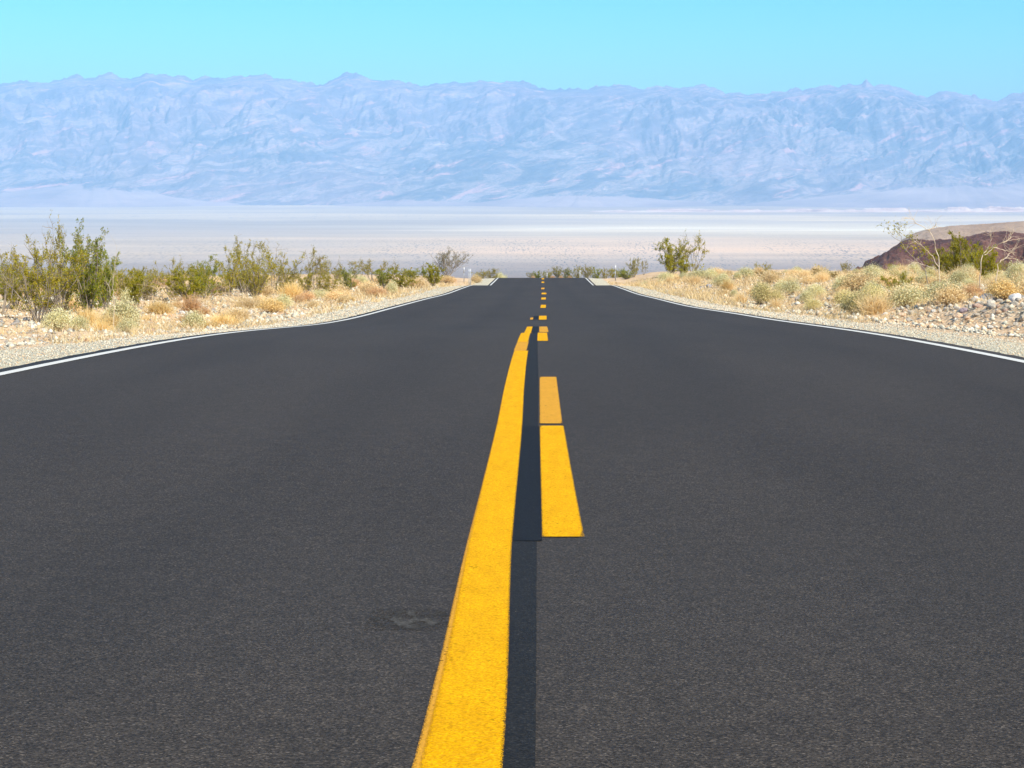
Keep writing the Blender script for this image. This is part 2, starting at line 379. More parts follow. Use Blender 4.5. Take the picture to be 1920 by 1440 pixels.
Y = ry[:, None]+0*X; Z = zroad(X, Y); Z[:, 0] -= .12; Z[:, -1] -= .12
X[:, 0] -= .03; X[:, -1] += .03
rme = mesh_np('road', np.stack([X, Y, Z], -1).reshape(-1, 3), grid_faces(len(ry), len(RX)), M['asphalt'], True)
road = struct(link('road', rme))
def y2d(y):                                   # distance along the road for a photo row (visible stretches only)
    D = np.linspace(2.0, 90.4, 6000) if y > 535 else np.linspace(127, 144, 800)
    return float(D[np.argmin(np.abs(HY - zc(D)/D*F - y))])
def marking(name, xa, xb, d0, d1, mat, dz, nx=7, label=None):
    ys = np.linspace(d0, d1, max(4, int((d1-d0)/.12)+1)) if d1 < 160 else ry[(ry >= d0) & (ry <= d1)]
    V, Fc, E = strip(xa, xb, ys, dz, nx)
    me = mesh_np(name, V, Fc, mat, True)
    en = np.zeros_like(E); en[0] = en[-1] = .8
    fattr(me, 'edge', np.maximum(E, en*1.16))
    o = link(name, me, road)
    if label: o['label'] = label
    return o
pX = lambda px, D: (px-VX)/F*D
for s in (-1, 1):
    marking('edge_line', lambda y, s=s: s*3.65-.05, lambda y, s=s: s*3.65+.05, -40, 400, M['white'], .004, 5,
            'solid white edge line on the %s side of the road' % ('left' if s < 0 else 'right'))
# left yellow stripe: centre line drifts a little, painted in overlapping lengths
xl = pchip([-40, 2.2, 4.7, 8, 10.3, 14, 17, 30], [-.10, -.113, -.141, -.152, -.166, -.176, -.170, -.165])
w2 = .0605
dA, dB, dC, dE = y2d(658), y2d(640.5), y2d(624.5), y2d(612.5)
def stripe_seg(d0, d1, off, w, mat, dz, lab=None):
    return marking('centre_line', lambda y: float(xl(y))+off-w, lambda y: float(xl(y))+off+w, d0, d1, mat, dz, 9, lab)
marking('centre_line', lambda y: float(xl(y))-w2+.008*float(ss(6.5-y, 0, 4)), lambda y: float(xl(y))+w2, -30, dA, M['yellow'], .0028, 9, 'long solid yellow stripe running up from the bottom of the road')
marking('paint_overspray', lambda y: float(xl(y))-w2-.002, lambda y: float(xl(y))+w2*.4, -30, dA, M['tan_yellow'], .0018, 5)
stripe_seg(dA, dB, -.012, .056, M['tan_yellow'], .002)
stripe_seg(dB-.1, dC, -.016, .054, M['yellow'], .0028)
stripe_seg(dC-.05, dE, .014, .050, M['yellow'], .0022)
stripe_seg(y2d(599), y2d(595.3), .0, .045, M['tan_yellow'], .002, 'short isolated faded yellow dash left of the blackened gap')
# black-out paint between the stripes
def blk(d0, d1, xr, dz, w=None):
    marking('blacked_out_strip', (lambda y: float(xl(y))+w2-.015) if w is None else w, xr, d0, d1, M['blackout_worn'], dz, 3)
xr1 = pchip([-30, 2.3, 4.7, 8, 11, 14, 17, 25], [-.005, -.009, -.014, -.018, -.022, -.034, -.04, -.04])
blk(-30, dE, lambda y: float(xr1(y)), .0012)
marking('blacked_out_strip', lambda y: float(xl(y))+w2-.006, lambda y: .001, y2d(1016), y2d(800), M['blackout'], .0024, 3)
marking('blacked_out_strip', lambda y: -.125, lambda y: -.045, dC, dE, M['blackout'], .0035, 3)
marking('blacked_out_strip', lambda y: -.155, lambda y: -.055, y2d(599), y2d(592.3), M['blackout'], .0035, 3)
# right stripe: dashes, fresh ones partly over older faded ones
def dash(y0, y1, l0, r0, l1, r1, mat, dz=.005, lab=None):
    a, b = y2d(y0), y2d(y1); t = lambda y: (y-a)/(b-a+1e-9)
    return marking('centre_dash', lambda y: pX(l0, a)*(1-t(y))+pX(l1, b)*t(y), lambda y: pX(r0, a)*(1-t(y))+pX(r1, b)*t(y), a, b, mat, dz, 9, lab)
dash(1008, 799, 1016, 1096, 1011.5, 1057, M['yellow'], .0028, 'nearest bright yellow dash')
dash(794.5, 707, 1011.5, 1055, 1011.5, 1043.5, M['tan_yellow'], .002, 'faded dash touching the far end of the nearest bright dash')
dash(639.5, 624, 1007, 1028, 1008, 1026, M['yellow'], .0028)
dash(622.8, 612.5, 1011, 1029, 1011, 1026, M['tan_yellow'], .002)
dash(599.8, 592.5, 1010, 1025.3, 1010.5, 1025, M['yellow'])
dash(577.6, 571.8, 1013, 1023.5, 1014, 1024, M['yellow'])
dash(561.8, 558, 1014.7, 1023.5, 1015, 1023.8, M['yellow'])
dash(552, 549, 1015, 1024.5, 1015.5, 1024.5, M['yellow'])
dash(542.5, 539.5, 1014.5, 1021, 1015, 1021, M['tan_yellow'])
dash(530.5, 528, 1015, 1020.5, 1015.5, 1020.5, M['yellow'])
dash(523.8, 521.8, 1015.5, 1020.5, 1015.5, 1020.5, M['yellow'])
# pale scrape left of the centre line
def mk_scrape():
    m, t, b, out = new_mat('scraped asphalt'); N = NB(t); p = N.pos(); o = N.obj()
    n = N.noise(N.mul(p, (9, 3.2, 1)), 4, 4, .7); e = N.attr('edge')
    v = N.math('MULTIPLY', N.ramp(n, [(.44, 0.), (.66, 1.)]), N.math('SUBTRACT', 1., e, True))
    c = N.mix(v, (.034, .030, .025), (.085, .08, .07)); c = N.mix(1, c, N.ramp(N.vor(p, 290, 'Color'), [(0, .55), (1, 1.45)]), 'MULTIPLY')
    N.put(b.inputs['Base Color'], c); b.inputs['Roughness'].default_value = .8; b.inputs['Specular IOR Level'].default_value = .1
    tr = N.n('ShaderNodeBsdfTransparent'); mx_ = N.n('ShaderNodeMixShader')
    al = N.math('GREATER_THAN', N.math('ADD', N.math('MULTIPLY', v, .9), N.math('MULTIPLY', N.math('SUBTRACT', N.noise(p, 320, 2, .8), .5), 1.6)), .14)
    t.links.new(al, mx_.inputs[0]); t.links.new(tr.outputs[0], mx_.inputs[1]); t.links.new(b.outputs[0], mx_.inputs[2]); t.links.new(mx_.outputs[0], out.inputs[0])
    return m
dsc = y2d(1162); xs_ = np.linspace(-1, 1, 25); V, E = [], []
sx0, sx1 = pX(690, dsc), pX(855, dsc)
for yy in np.linspace(-1, 1, 13):
    for xx in xs_:
        X_ = (sx0+sx1)/2+(sx1-sx0)/2*xx; Y_ = dsc+.13*yy
        V.append((X_, Y_, float(zroad(X_, Y_))+.0009)); E.append(min(1., math.hypot(xx*.98, yy)**1.6))
sme = mesh_np('scrape_mark', V, grid_faces(13, 25), mk_scrape(), True); fattr(sme, 'edge', np.array(E))
link('scrape_mark', sme, road)

# ------------------------------------------------------------------ mountains, fans, bluffs and hills
sky_pts = [(-600,170),(-300,150),(-120,168),(0,158),(40,152),(75,155),(100,153),(120,147),(145,138),(160,148),(175,146),(205,135),(222,142),(245,150),(265,140),(285,136),(320,142),(345,143),(362,152),(375,146),(385,143),(420,147),(450,143),(480,142),(497,135),(513,147),(550,150),(575,153),(603,160),(625,150),(648,135),(668,138),(690,148),(712,153),(735,150),(760,154),(790,162),(820,158),(860,153),(885,154),(900,149),(915,154),(940,155),(965,150),(990,155),(1010,165),(1025,167),(1070,167),(1105,165),(1120,161),(1140,163),(1160,157),(1185,163),(1200,168),(1240,161),(1255,163),(1290,164),(1315,159),(1335,164),(1360,176),(1385,175),(1405,178),(1440,174),(1470,170),(1495,164),(1520,167),(1550,160),(1570,163),(1600,158),(1615,158),(1624,150),(1634,158),(1660,160),(1680,163),(1700,170),(1720,180),(1740,180),(1770,170),(1795,175),(1815,179),(1828,178),(1833,182),(1850,185),(1862,191),(1880,185),(1900,176),(1920,172),(2050,185),(2300,165),(2700,180)]
NU = 1300
U = np.linspace(-.46, .46, NU)
sy = np.interp(U*F+VX, [p[0] for p in sky_pts], [p[1] for p in sky_pts]) + 1.8*fbm(U*330, 0*U, 4, 8) - 3.2*(fbm(U*95, 0*U+3, 3, 19, True)-.9)
te = (HY-sy)/F                               # skyline as a slope above the lens
te_s = np.convolve(np.pad(te, 30, mode='edge'), np.ones(61)/61, 'valid')
DC = 27000.
Dm = np.concatenate([np.linspace(15000, 19500, 60), np.linspace(19550, 27000, 330), np.linspace(27080, 31000, 30)])
UU, DD = np.meshgrid(U, Dm); XX = UU*DD
t = np.clip((DD-19800)/(DC-19800), 0, 1.6)
wx = XX + 900*fbm(XX/5200, DD/5200, 3, 41); wy = DD + 700*fbm(XX/4300+9, DD/4300, 3, 43)
spur = fbm(wx/2300, wy/5200, 6, 51, True, .52)
det = fbm(wx/800, wy/1100, 5, 61, True, .55) + .22*fbm(wx/260+.4*XX/260, wy/420, 4, 63, True, .6)
diag = fbm((wx*.8+wy*.6)/1500, (wy*.8-wx*.6)/4200, 4, 66, True, .5)
hm = -406 + (te_s[None]*DC+406)*(np.minimum(t, 1)**1.1) + (spur*470 + diag*190 + det*95 - 430)*np.minimum(t*2.2, 1)*(1-.25*t)
te_m = np.min(np.stack([np.roll(te, j) for j in range(-7, 8)]), 0); te_m = np.minimum(np.convolve(np.pad(te_m, 4, mode='edge'), np.ones(9)/9, 'valid'), te_s)
hm = hm - 45*(1-ss(t, 0, .06))
ceil_ = te_m[None]*DD - 45 - (DC-DD)*.035 + 26*det
k = 60.; hm = np.where(t < 1, -k*np.logaddexp(-hm/k, -ceil_/k), hm)
bl = np.exp(-((DD-DC)/300)**2); crest = te[None]*DD + 12*(det)*(1-np.exp(-((DD-DC)/60)**2))
hm = hm*(1-bl) + np.minimum(crest, te[None]*DD)*bl
hm = np.where(DD > DC, np.minimum(hm, te[None]*DC - (DD-DC)*.55 + 60*spur - 60), hm)
def cone(px, y0, D0, slope, s):
    u0 = (px-VX)/F; X0 = u0*D0; z0 = -(y0-HY)/F*D0
    r = np.hypot(XX-X0, (DD-D0)); a = np.arctan2(XX-X0, D0-DD)
    return z0 - slope*r*(1-.00001*r) + 14*fbm(a*5, r/6000, 4, s)*np.minimum(r/1500, 1) + 5*fbm(a*20, r/3000, 3, s+3)
fans = np.maximum.reduce([cone(190, 325, 21700, .135, 71), cone(-250, 330, 21700, .12, 72), cone(1780, 314, 22700, .108, 73), cone(2250, 312, 22700, .10, 74),
                          cone(1090, 352, 21000, .10, 75), cone(780, 362, 20800, .10, 76)])
fans = np.maximum(fans, -430)
hz = np.maximum(hm, fans); fanm = ss(fans-hm, -12, 25)
me = mesh_np('mountains', np.stack([XX, DD, hz], -1).reshape(-1, 3), grid_faces(len(Dm), NU), None, True)
fattr(me, 'fan', fanm)
def mk_mtn():
    m, t, b, _ = new_mat('banded mountain rock'); N = NB(t); p = N.pos()
    mp = N.n('ShaderNodeMapping'); mp.inputs['Rotation'].default_value = (.25, .38, .3); t.links.new(p, mp.inputs[0])
    q = N.mul(mp.outputs[0], (1/2300., 1/2300., 1/620.))
    st = N.noise(q, 2.6, 9, .70, 1.1)
    c = N.ramp(st, [(.30, (.04, .045, .07)), (.42, (.10, .10, .13)), (.50, (.17, .15, .16)), (.56, (.40, .30, .28)), (.60, (.18, .17, .18)), (.68, (.56, .42, .36)), (.76, (.18, .16, .18))])
    n2 = N.noise(N.mul(mp.outputs[0], (1/620., 1/620., 1/190.)), 1., 8, .72, .5)
    c = N.mix(1, c, N.ramp(n2, [(.32, .62), (.5, .95), (.66, 1.35)]), 'MULTIPLY')
    pk = N.ramp(N.noise(N.mul(mp.outputs[0], (1/750., 1/750., 1/200.)), 1., 7, .66, .9), [(.57, 0.), (.66, .65)])
    c = N.mix(pk, c, (.80, .42, .36))
    wd = N.ramp(N.noise(N.mul(p, (1/3800., 1/3800., 1/1500.)), 1., 4, .6, .8), [(.42, 0.), (.64, .26)])
    c = N.mix(wd, c, (.46, .27, .29))
    f = N.ramp(N.noise(N.mul(p, (1/1300., 1/1300., 1/300.)), 1., 5, .6), [(.3, (.28, .20, .21)), (.7, (.56, .42, .38))])
    c = N.mix(N.attr('fan'), c, f)
    N.put(b.inputs['Base Color'], c); b.inputs['Roughness'].default_value = .95; b.inputs['Specular IOR Level'].default_value = 0
    hb = N.noise(N.mul(p, (1/260., 1/260., 1/160.)), 1., 6, .65)
    N.put(b.inputs['Normal'], N.bump(hb, N.math('SUBTRACT', 1., N.math('MULTIPLY', N.attr('fan'), .8)), 80)); return m
me.materials.append(mk_mtn()); struct(link('mountains', me))

# pale eroded bluffs where the right hand fan meets the flat
ub = np.linspace((1090-VX)/F, .40, 700); db = np.linspace(-1, 1, 17)
UB, TB = np.meshgrid(ub, db); DB = 16900 + 260*TB + 120*perlin(UB*30, 0*UB, 3)
px = UB*F+VX
topy = np.interp(px, [1090, 1170, 1250, 1420, 1560, 1700, 1800, 1860, 1900, 1930, 2300], [397.5, 392, 391, 391.5, 390.5, 389, 387, 386, 388.5, 386, 385])
gaps = .55+.45*ss(fbm(UB*42, 0*UB, 3, 13), -.35, .1)
H = (-(topy-HY)/F*16900 + 410)*gaps
zb = -412 + .8*H*np.clip(1-np.abs(TB)**2.2, 0, 1)*(1+.35*fbm(UB*500, DB/90, 3, 91, True)*.6)
bme = mesh_np('bluffs', np.stack([UB*DB, DB, zb], -1).reshape(-1, 3), grid_faces(17, 700), None, True)
m, t_, b, _ = new_mat('pale badland clay'); N = NB(t_); p = N.pos()
N.put(b.inputs['Base Color'], N.ramp(N.noise(N.mul(p, (1/260., 1/260., 1/22.)), 1., 5, .6), [(.32, (.46, .28, .22)), (.5, (.74, .50, .38)), (.7, (.86, .68, .52))])); b.inputs['Roughness'].default_value = .95
bme.materials.append(m); struct(link('bluffs', bme))

def hill(name, pts, D0, depth, seed, mat, rough=1.):
    nu, nd = 420, 150
    u = np.linspace((pts[0][0]-60-VX)/F, (pts[-1][0]-VX)/F, nu); tt = np.linspace(-1.15, 1.15, nd)
    UU, TT = np.meshgrid(u, tt); Dh = D0 + depth*TT; X = UU*Dh
    top = -(np.interp(UU*F+VX, [q[0] for q in pts], [q[1] for q in pts])-HY)/F*D0
    base = -.0645*Dh - .02*D0*0
    shape = np.clip(1-np.abs(TT)**1.7, -.25, 1)
    n = fbm(X/22+.3*TT, Dh/38, 5, seed, True, .55)
    g = base + (top-base)*shape + rough*(n-.55)*2.1*np.clip(shape*(1-shape)*4+.12, 0, 1) + rough*.35*fbm(X/5, Dh/5, 4, seed+9)
    z = np.where(shape > 0, g, base-3)
    me = mesh_np(name, np.stack([X, Dh, z], -1).reshape(-1, 3), grid_faces(nd, nu), mat, True); return struct(link(name, me))
m, t_, b, _ = new_mat('dark volcanic slope'); N = NB(t_); p = N.pos()
c = N.ramp(N.noise(p, .05, 6, .7), [(.3, (.06, .024, .020)), (.5, (.135, .052, .040)), (.7, (.22, .11, .075))])
c = N.mix(N.ramp(N.vor(p, .6, 'Distance'), [(.1, .55), (.35, 0.)]), c, (.07, .045, .05))
c = N.mix(N.ramp(N.noise(p, .4, 4, .7), [(.55, 0.), (.7, .5)]), c, (.30, .21, .16))
N.put(b.inputs['Base Color'], c); b.inputs['Roughness'].default_value = .95; N.put(b.inputs['Normal'], N.bump(N.noise(p, .3, 6, .7), 1., 2.5))
hill('dark_hill', [(1600,535),(1614,522),(1626,506),(1642,491),(1660,476),(1690,456),(1705,450),(1740,454),(1780,453),(1820,447),(1850,439),(1890,436),(1920,439),(1990,430),(2200,440)], 650, 75, 5, m, 1.5)
m2, t_, b, _ = new_mat('tan gravel slope'); N = NB(t_); p = N.pos()
c = N.ramp(N.noise(p, .03, 6, .65), [(.3, (.30, .21, .15)), (.7, (.44, .33, .25))])
c = N.mix(N.ramp(N.vor(p, .25, 'Distance'), [(.08, .5), (.25, 0.)]), c, (.16, .13, .10))
N.put(b.inputs['Base Color'], c); b.inputs['Roughness'].default_value = .95; N.put(b.inputs['Normal'], N.bump(N.noise(p, .1, 6, .7), .8, 3))
hill('tan_hill', [(1610,540),(1640,505),(1668,476),(1692,450),(1712,439),(1740,430),(1780,424),(1850,420),(1920,415),(2000,412),(2300,420)], 980, 140, 15, m2, .5)

# ------------------------------------------------------------------ plants (unit height meshes, one set per kind and variant)
def nrm(v): v = np.asarray(v, float); return v/(np.linalg.norm(v)+1e-9)
def curve(p0, d0, L, n, r, wander=.25, grav=0.):
    P = [np.array(p0, float)]; d = nrm(d0)
    for i in range(n):
        d = nrm(d + r.normal(size=3)*wander/n**.5 + np.array([0, 0, grav/n])); P.append(P[-1]+d*L/n)
    return np.array(P), d
def creosote(seed, width=.8, stems=13, leafn=5200, leaf=.017, leafmat='leaf_olive', low=.18, bare=.15, sub=6, barkm='bark'):
    r = np.random.default_rng(seed); lines, pts = [], []
    for i in range(stems):
        a = 2*math.pi*(i/stems)+r.uniform(-.4, .4); lean = r.uniform(.06, 1.)**.8*width*.72
        L = r.uniform(.70, 1.0)*(1.04-.14*lean)
        d = (math.cos(a)*lean, math.sin(a)*lean, 1)
        P, _ = curve((.03*math.cos(a), .03*math.sin(a), -.02), d, L, 9, r, .30, .25)
        w = np.linspace(.009, .0022, 10)*r.uniform(.8, 1.3); lines.append((P, w))
        isb = r.random() < bare
        for k in range(sub):
            tpos = r.uniform(low+.08, .97); j = tpos*9; q = P[int(j)]+(P[min(9, int(j)+1)]-P[int(j)])*(j-int(j))
            d2 = nrm(P[min(9, int(j)+1)]-P[int(j)])+r.normal(size=3)*.55+np.array([0, 0, .25])
            P2, _ = curve(q, d2, r.uniform(.12, .30)*(1.15-tpos*.5), 5, r, .4, .2); lines.append((P2, np.linspace(.0038, .0014, 6)))
            for kk in range(4):
                q3 = P2[r.integers(1, 6)]; P3, _ = curve(q3, r.normal(size=3)*.8+np.array([0, 0, .5])+d2*.5, r.uniform(.05, .13), 3, r, .5); lines.append((P3, np.linspace(.002, .001, 4)))
                if not isb or r.random() < .25: pts.append((P3, r.uniform(.3, 1.6)))
            if not isb: pts.append((P2[2:], r.uniform(.3, 1.)))
    W = np.array([p[1] for p in pts]); W = W/W.sum(); LP = []
    for (P, _), w in zip(pts, W):
        n = int(w*leafn)+1; s = r.uniform(0, len(P)-1.001, n); i = s.astype(int); f = (s-i)[:, None]
        LP.append(P[i]*(1-f)+P[i+1]*f + r.normal(size=(n, 3))*.011)
    LP = np.concatenate(LP); zmax = np.percentile(LP[:, 2], 99.7)
    V, Fc = tubes(lines, 3); V /= zmax; LP = LP/zmax
    LV, LF = leaf_quads(LP, leaf, r, .4, .62)
    return [('branches', mesh_np('branches', V, Fc, M[barkm], True)), ('foliage', mesh_np('foliage', LV, LF, M[leafmat]))]
def dome(seed, width=1.1, n=5200, leaf=.05, leafmat='leaf_silver', stemn=90, hollow=.55, barkm='bark_tan', lumpy=.25):
    r = np.random.default_rng(seed)
    d = r.normal(size=(n, 3)); d[:, 2] = np.abs(d[:, 2])*.9+.02; d /= np.linalg.norm(d, axis=1)[:, None]
    a = np.arctan2(d[:, 1], d[:, 0])
    lump = 1+(lumpy+.2)*fbm(a*1.6+seed, d[:, 2]*3.5, 4, seed); lump = lump*np.where(r.random(n) < .10, r.uniform(1.05, 1.3, n), 1)
    rad = (hollow+(1-hollow)*r.random(n)**.5)*lump
    P = d*rad[:, None]*np.array([width*.5, width*.5, .92]); P[:, 2] += .07
    # clumps
    cc = P[r.integers(0, n, 130)]; idx = r.integers(0, 130, n); P = P*.52+ (cc[idx] + r.normal(size=(n, 3))*.055)*.48
    V2, F2 = leaf_quads(P, leaf, r, .5, .55)
    lines = []
    for k in range(stemn):
        q = P[r.integers(0, n)]; Pm = q*.5+r.normal(size=3)*.03; lines.append((np.array([[.02*r.normal(), .02*r.normal(), -.03], Pm*[1, 1, .85], q]), [.010, .006, .003]))
    V, Fc = tubes(lines, 3)
    return [('stems', mesh_np('stems', V, Fc, M[barkm], True)), ('foliage', mesh_np('foliage', V2, F2, M[leafmat]))]
def tuft(seed, width=1.2, n=900, mat='straw', curl=.5, seedheads=True, w=.008, base=.12):
    r = np.random.default_rng(seed); V = []; 
    a = r.uniform(0, 2*math.pi, n); lean = np.abs(r.normal(size=n))*.42*width; L = r.uniform(.45, 1.08, n)
    d = np.stack([np.cos(a)*lean, np.sin(a)*lean, np.ones(n)], 1); d /= np.linalg.norm(d, axis=1)[:, None]
    p0 = np.stack([r.normal(size=n)*base*width, r.normal(size=n)*base*width, -.02+0*a], 1)
    bend = r.normal(size=(n, 3))*.16; bend[:, 2] -= curl*.25
    p1 = p0+d*(L*.5)[:, None]; p2 = p0+(d+bend)*L[:, None]
    side = np.cross(d, r.normal(size=(n, 3))); side /= np.linalg.norm(side, axis=1)[:, None]; s = side*w
    V = np.stack([p0-s, p0+s, p1+s*.8, p1-s*.8, p2+s*.3, p2-s*.3], 1).reshape(-1, 3)
    i = np.arange(n)*6; Fc = np.concatenate([np.stack([i, i+1, i+2, i+3], 1), np.stack([i+3, i+2, i+4, i+5], 1)])
    if seedheads:
        k = r.integers(0, n, n); P = p2[k]*(1-.12*r.random(n))[:, None]+r.normal(size=(n, 3))*.02
        LV, LF = leaf_quads(P, .035, r, .5, .45); Fc = np.concatenate([Fc, LF+len(V)]); V = np.concatenate([V, LV])
    return [('blades', mesh_np('blades', V, Fc, M[mat]))]
KINDS = {}
def kind(name, make, count):
    KINDS[name] = [None]*count; KINDS[name+'_f'] = make
def get(name, v):
    v %= len(KINDS[name])
    if KINDS[name][v] is None: KINDS[name][v] = KINDS[name+'_f'](v)
    return KINDS[name][v]
kind('olive', lambda v: creosote(100+v, [.95, .7, 1.15, .85][v], [15, 11, 17, 13][v], 6800, .020, 'leaf_olive', .04, .15, 7), 4)
kind('green', lambda v: creosote(120+v, [.75, .6, .95, .8][v], [15, 12, 16, 14][v], 8500, .020, 'leaf_green', .02, .08, 7), 4)
kind('lush', lambda v: creosote(170+v, [.8, .65, .95, .75][v], [15, 13, 16, 14][v], 12000, .022, 'leaf_lush', .03, .08, 7), 4)
kind('sparse', lambda v: creosote(140+v, [1.0, .8, 1.1][v], [9, 8, 11][v], 2600, .020, 'leaf_olive', .30, .25, 6), 3)
kind('grey', lambda v: creosote(150+v, [1.0, .9][v], 18, 3800, .018, 'leaf_grey', .15, .3, 8), 2)
kind('gold', lambda v: creosote(160+v, [1.6, 1.3][v], 20, 5000, .030, 'leaf_gold', .05, .1), 2)
kind('silver', lambda v: dome(200+v, [1.35, 1.6, 1.2, 1.45][v], 5200, .05, 'leaf_silver'), 4)
kind('dusty', lambda v: dome(220+v, [1.2, 1.5, 1.1][v], 4200, .05, 'leaf_dusty', 70, .45, 'bark'), 3)
kind('straw', lambda v: tuft(240+v, [1.5, 2.0, 1.7, 1.3][v], 1100, 'straw'), 4)
kind('gstraw', lambda v: tuft(260+v, [1.6, 2.1, 1.4][v], 1100, 'gold_straw'), 3)
kind('rstraw', lambda v: tuft(280+v, [1.4, 1.8][v], 700, 'rust_straw'), 2)
kind('mound', lambda v: dome(300+v, [1.9, 1.6, 2.2][v], 5200, .06, 'gold_straw', 160, .35, 'bark_tan', .15), 3)
kind('pmound', lambda v: dome(310+v, [1.8, 1.5, 2.1][v], 5200, .06, 'straw', 160, .35, 'bark_tan', .2), 3)
kind('rmound', lambda v: dome(320+v, [1.9, 1.6][v], 4200, .055, 'rust_straw', 160, .3, 'bark_tan', .2), 2)
NAMES = dict(lush='creosote_bush', olive='creosote_bush', green='creosote_bush', sparse='creosote_bush', grey='creosote_bush', gold='desert_shrub', silver='brittlebush', dusty='desert_shrub',
             straw='dry_grass_clump', gstraw='dry_grass_clump', rstraw='dry_grass_clump', mound='dry_shrub', pmound='dry_shrub', rmound='dry_shrub')
CATS = dict(creosote_bush='bush', desert_shrub='shrub', brittlebush='shrub', dry_grass_clump='dry grass', dry_shrub='shrub')
ASP = dict(lush=.85, olive=.95, green=.80, sparse=.9, grey=.95, gold=1.3, silver=1.35, dusty=1.25, straw=1.5, gstraw=1.5, rstraw=1.4, mound=1.8, pmound=1.8, rmound=1.75)
cnt = [0]
def plant(kd, v, loc, h, w=None, label=None, group=None, rot=None):
    nm = NAMES[kd]; e = bpy.data.objects.new(nm, None); SC.collection.objects.link(e); e.empty_display_size = .1
    e.location = loc; cnt[0] += 1
    sxy = h if w is None else w/ASP[kd]
    q1 = random.uniform(.86, 1.2); q2 = 1/q1; tl = .14 if ASP[kd] > 1 else .05
    e.scale = (sxy*q1, sxy*q2, h); e.rotation_euler = (random.uniform(-tl, tl), random.uniform(-tl, tl), random.uniform(0, 6.28) if rot is None else rot)
    for pn, me in get(kd, v): link(pn, me, e)
    tag(e, label, CATS[nm], group); return e
def P(kd, v, x, yb, yt, wpx, label, group=None, D=None, rot=None):
    """plant whose foot is at photo pixel (x, yb), top at row yt, about wpx pixels wide"""
    X, Dd, z = at(x, yb) if D is None else at_d(x, D)
    top = -(yt-HY)/F*Dd; h = max(.12, top-z)
    return plant(kd, v, (X, Dd, z-.01), h, wpx/F*Dd, label, group, rot)

# ---- left side of the road
P('sparse', 0, 2, 592, 462, 90, 'sparse tall creosote bush cut by the left edge of the photo')
P('olive', 0, 72, 606, 450, 135, 'large olive creosote bush with dark basal stems nearest the road on the left')
P('sparse', 1, 112, 592, 404, 90, 'tallest spindly creosote bush with an airy crown, among the big left bushes')
P('green', 0, 165, 592, 418, 100, 'tall dense green creosote bush, rightmost of the big left bushes')
P('olive', 1, 30, 580, 492, 110, 'olive bush filling the gap behind the big bushes at the left edge')
P('olive', 2, 118, 584, 478, 100, 'brownish olive creosote bush wedged between the two tallest left bushes')
P('green', 1, 200, 580, 470, 60, 'narrow creosote bush leaning out right of the tall dense green bush')
P('olive', 3, 232, 566, 503, 70, 'low olive bush behind the pale silvery shrub left of the road')
P('olive', 0, 282, 562, 508, 80, 'straggly olive bush behind the golden grass on the left side')
P('lush', 2, 350, 566, 500, 80, 'bright green bushy creosote beside arching dead branches on the left')
P('green', 3, 385, 560, 478, 60, 'narrow bright green creosote just right of the bushy one on the left')
P('sparse', 2, 320, 558, 482, 70, 'thin twiggy creosote standing behind the bright green left bush')
P('olive', 1, 430, 556, 464, 80, 'olive creosote in front of the middle left thicket')
P('sparse', 0, 458, 552, 444, 80, 'airy creosote whose top sprig is highest in the middle left thicket')
P('olive', 2, 480, 558, 478, 90, 'full olive creosote at the heart of the middle left thicket')
P('sparse', 1, 512, 550, 460, 80, 'airy creosote at the right shoulder of the middle left thicket')
P('olive', 3, 535, 553, 500, 60, 'low olive creosote where the middle left thicket ends')
P('sparse', 2, 592, 545, 464, 75, 'lone airy grey green creosote with see through crown left of the road')
P('olive', 0, 572, 552, 506, 65, 'low olive bush under the lone airy creosote')
P('sparse', 1, 622, 542, 482, 45, 'slim sparse creosote right of the lone airy creosote')
P('olive', 1, 610, 556, 510, 60, 'olive bush with orange grass at its foot left of the road')
P('green', 0, 652, 548, 498, 42, 'small upright green bush midway along the left shoulder')
P('sparse', 0, 672, 530, 487, 50, 'thin sprig bush behind the small upright green bush')
P('sparse', 2, 700, 532, 486, 70, 'flat topped airy creosote midway along the left bank')
P('green', 1, 718, 541, 502, 55, 'green creosote leaning over the rusty mound on the left bank')
P('sparse', 1, 730, 530, 484, 40, 'wispy creosote rising behind the leaning green creosote on the left bank')
P('lush', 2, 752, 543, 504, 52, 'green bush at the road side of the left bank, right of the pale round shrub')
P('lush', 3, 812, 539, 492, 46, 'green creosote nearest the delineator posts on the left')
P('green', 0, 772, 520, 504, 50, 'low spreading green bush behind the left bank')
P('green', 1, 795, 520, 500, 30, 'small green bush between the low spreading one and the twiggy tree')
P('grey', 0, 838, 520, 464, 72, 'grey brown twiggy rounded bush tallest near the left road posts')
P('olive', 2, 902, 526, 505, 34, 'olive bush beyond the left road posts', D=158)
P('olive', 3, 922, 526, 503, 36, 'rightmost olive bush at the far left crest of the road', D=164)
P('silver', 0, 938, 520, 508, 24, 'small pale round shrub at the far left corner of the road', D=172)
P('silver', 2, 948, 521, 513, 14, 'tiny pale shrub right beside the far left road edge', D=188)
P('silver', 0, 228, 613, 553, 80, 'pale silvery brittlebush in front of the tall green bush on the left')
P('silver', 1, 238, 624, 592, 42, 'little pale shrub at the roadside foot of the silvery brittlebush')
P('gstraw', 0, 298, 588, 560, 62, 'golden round grass clump right of the silvery brittlebush')
P('rstraw', 0, 358, 584, 548, 60, 'pinkish upright dry stems below the bright green left bush')
P('gstraw', 1, 372, 616, 596, 70, 'flat golden grass patch nearest the left edge line')
P('gstraw', 2, 420, 610, 588, 80, 'wide low golden grass clump on the left shoulder')
P('straw', 0, 440, 602, 574, 70, 'straw tuft above the wide golden grass clump on the left')
P('mound', 0, 508, 586, 553, 62, 'golden rounded dry shrub on the left shoulder below the middle thicket')
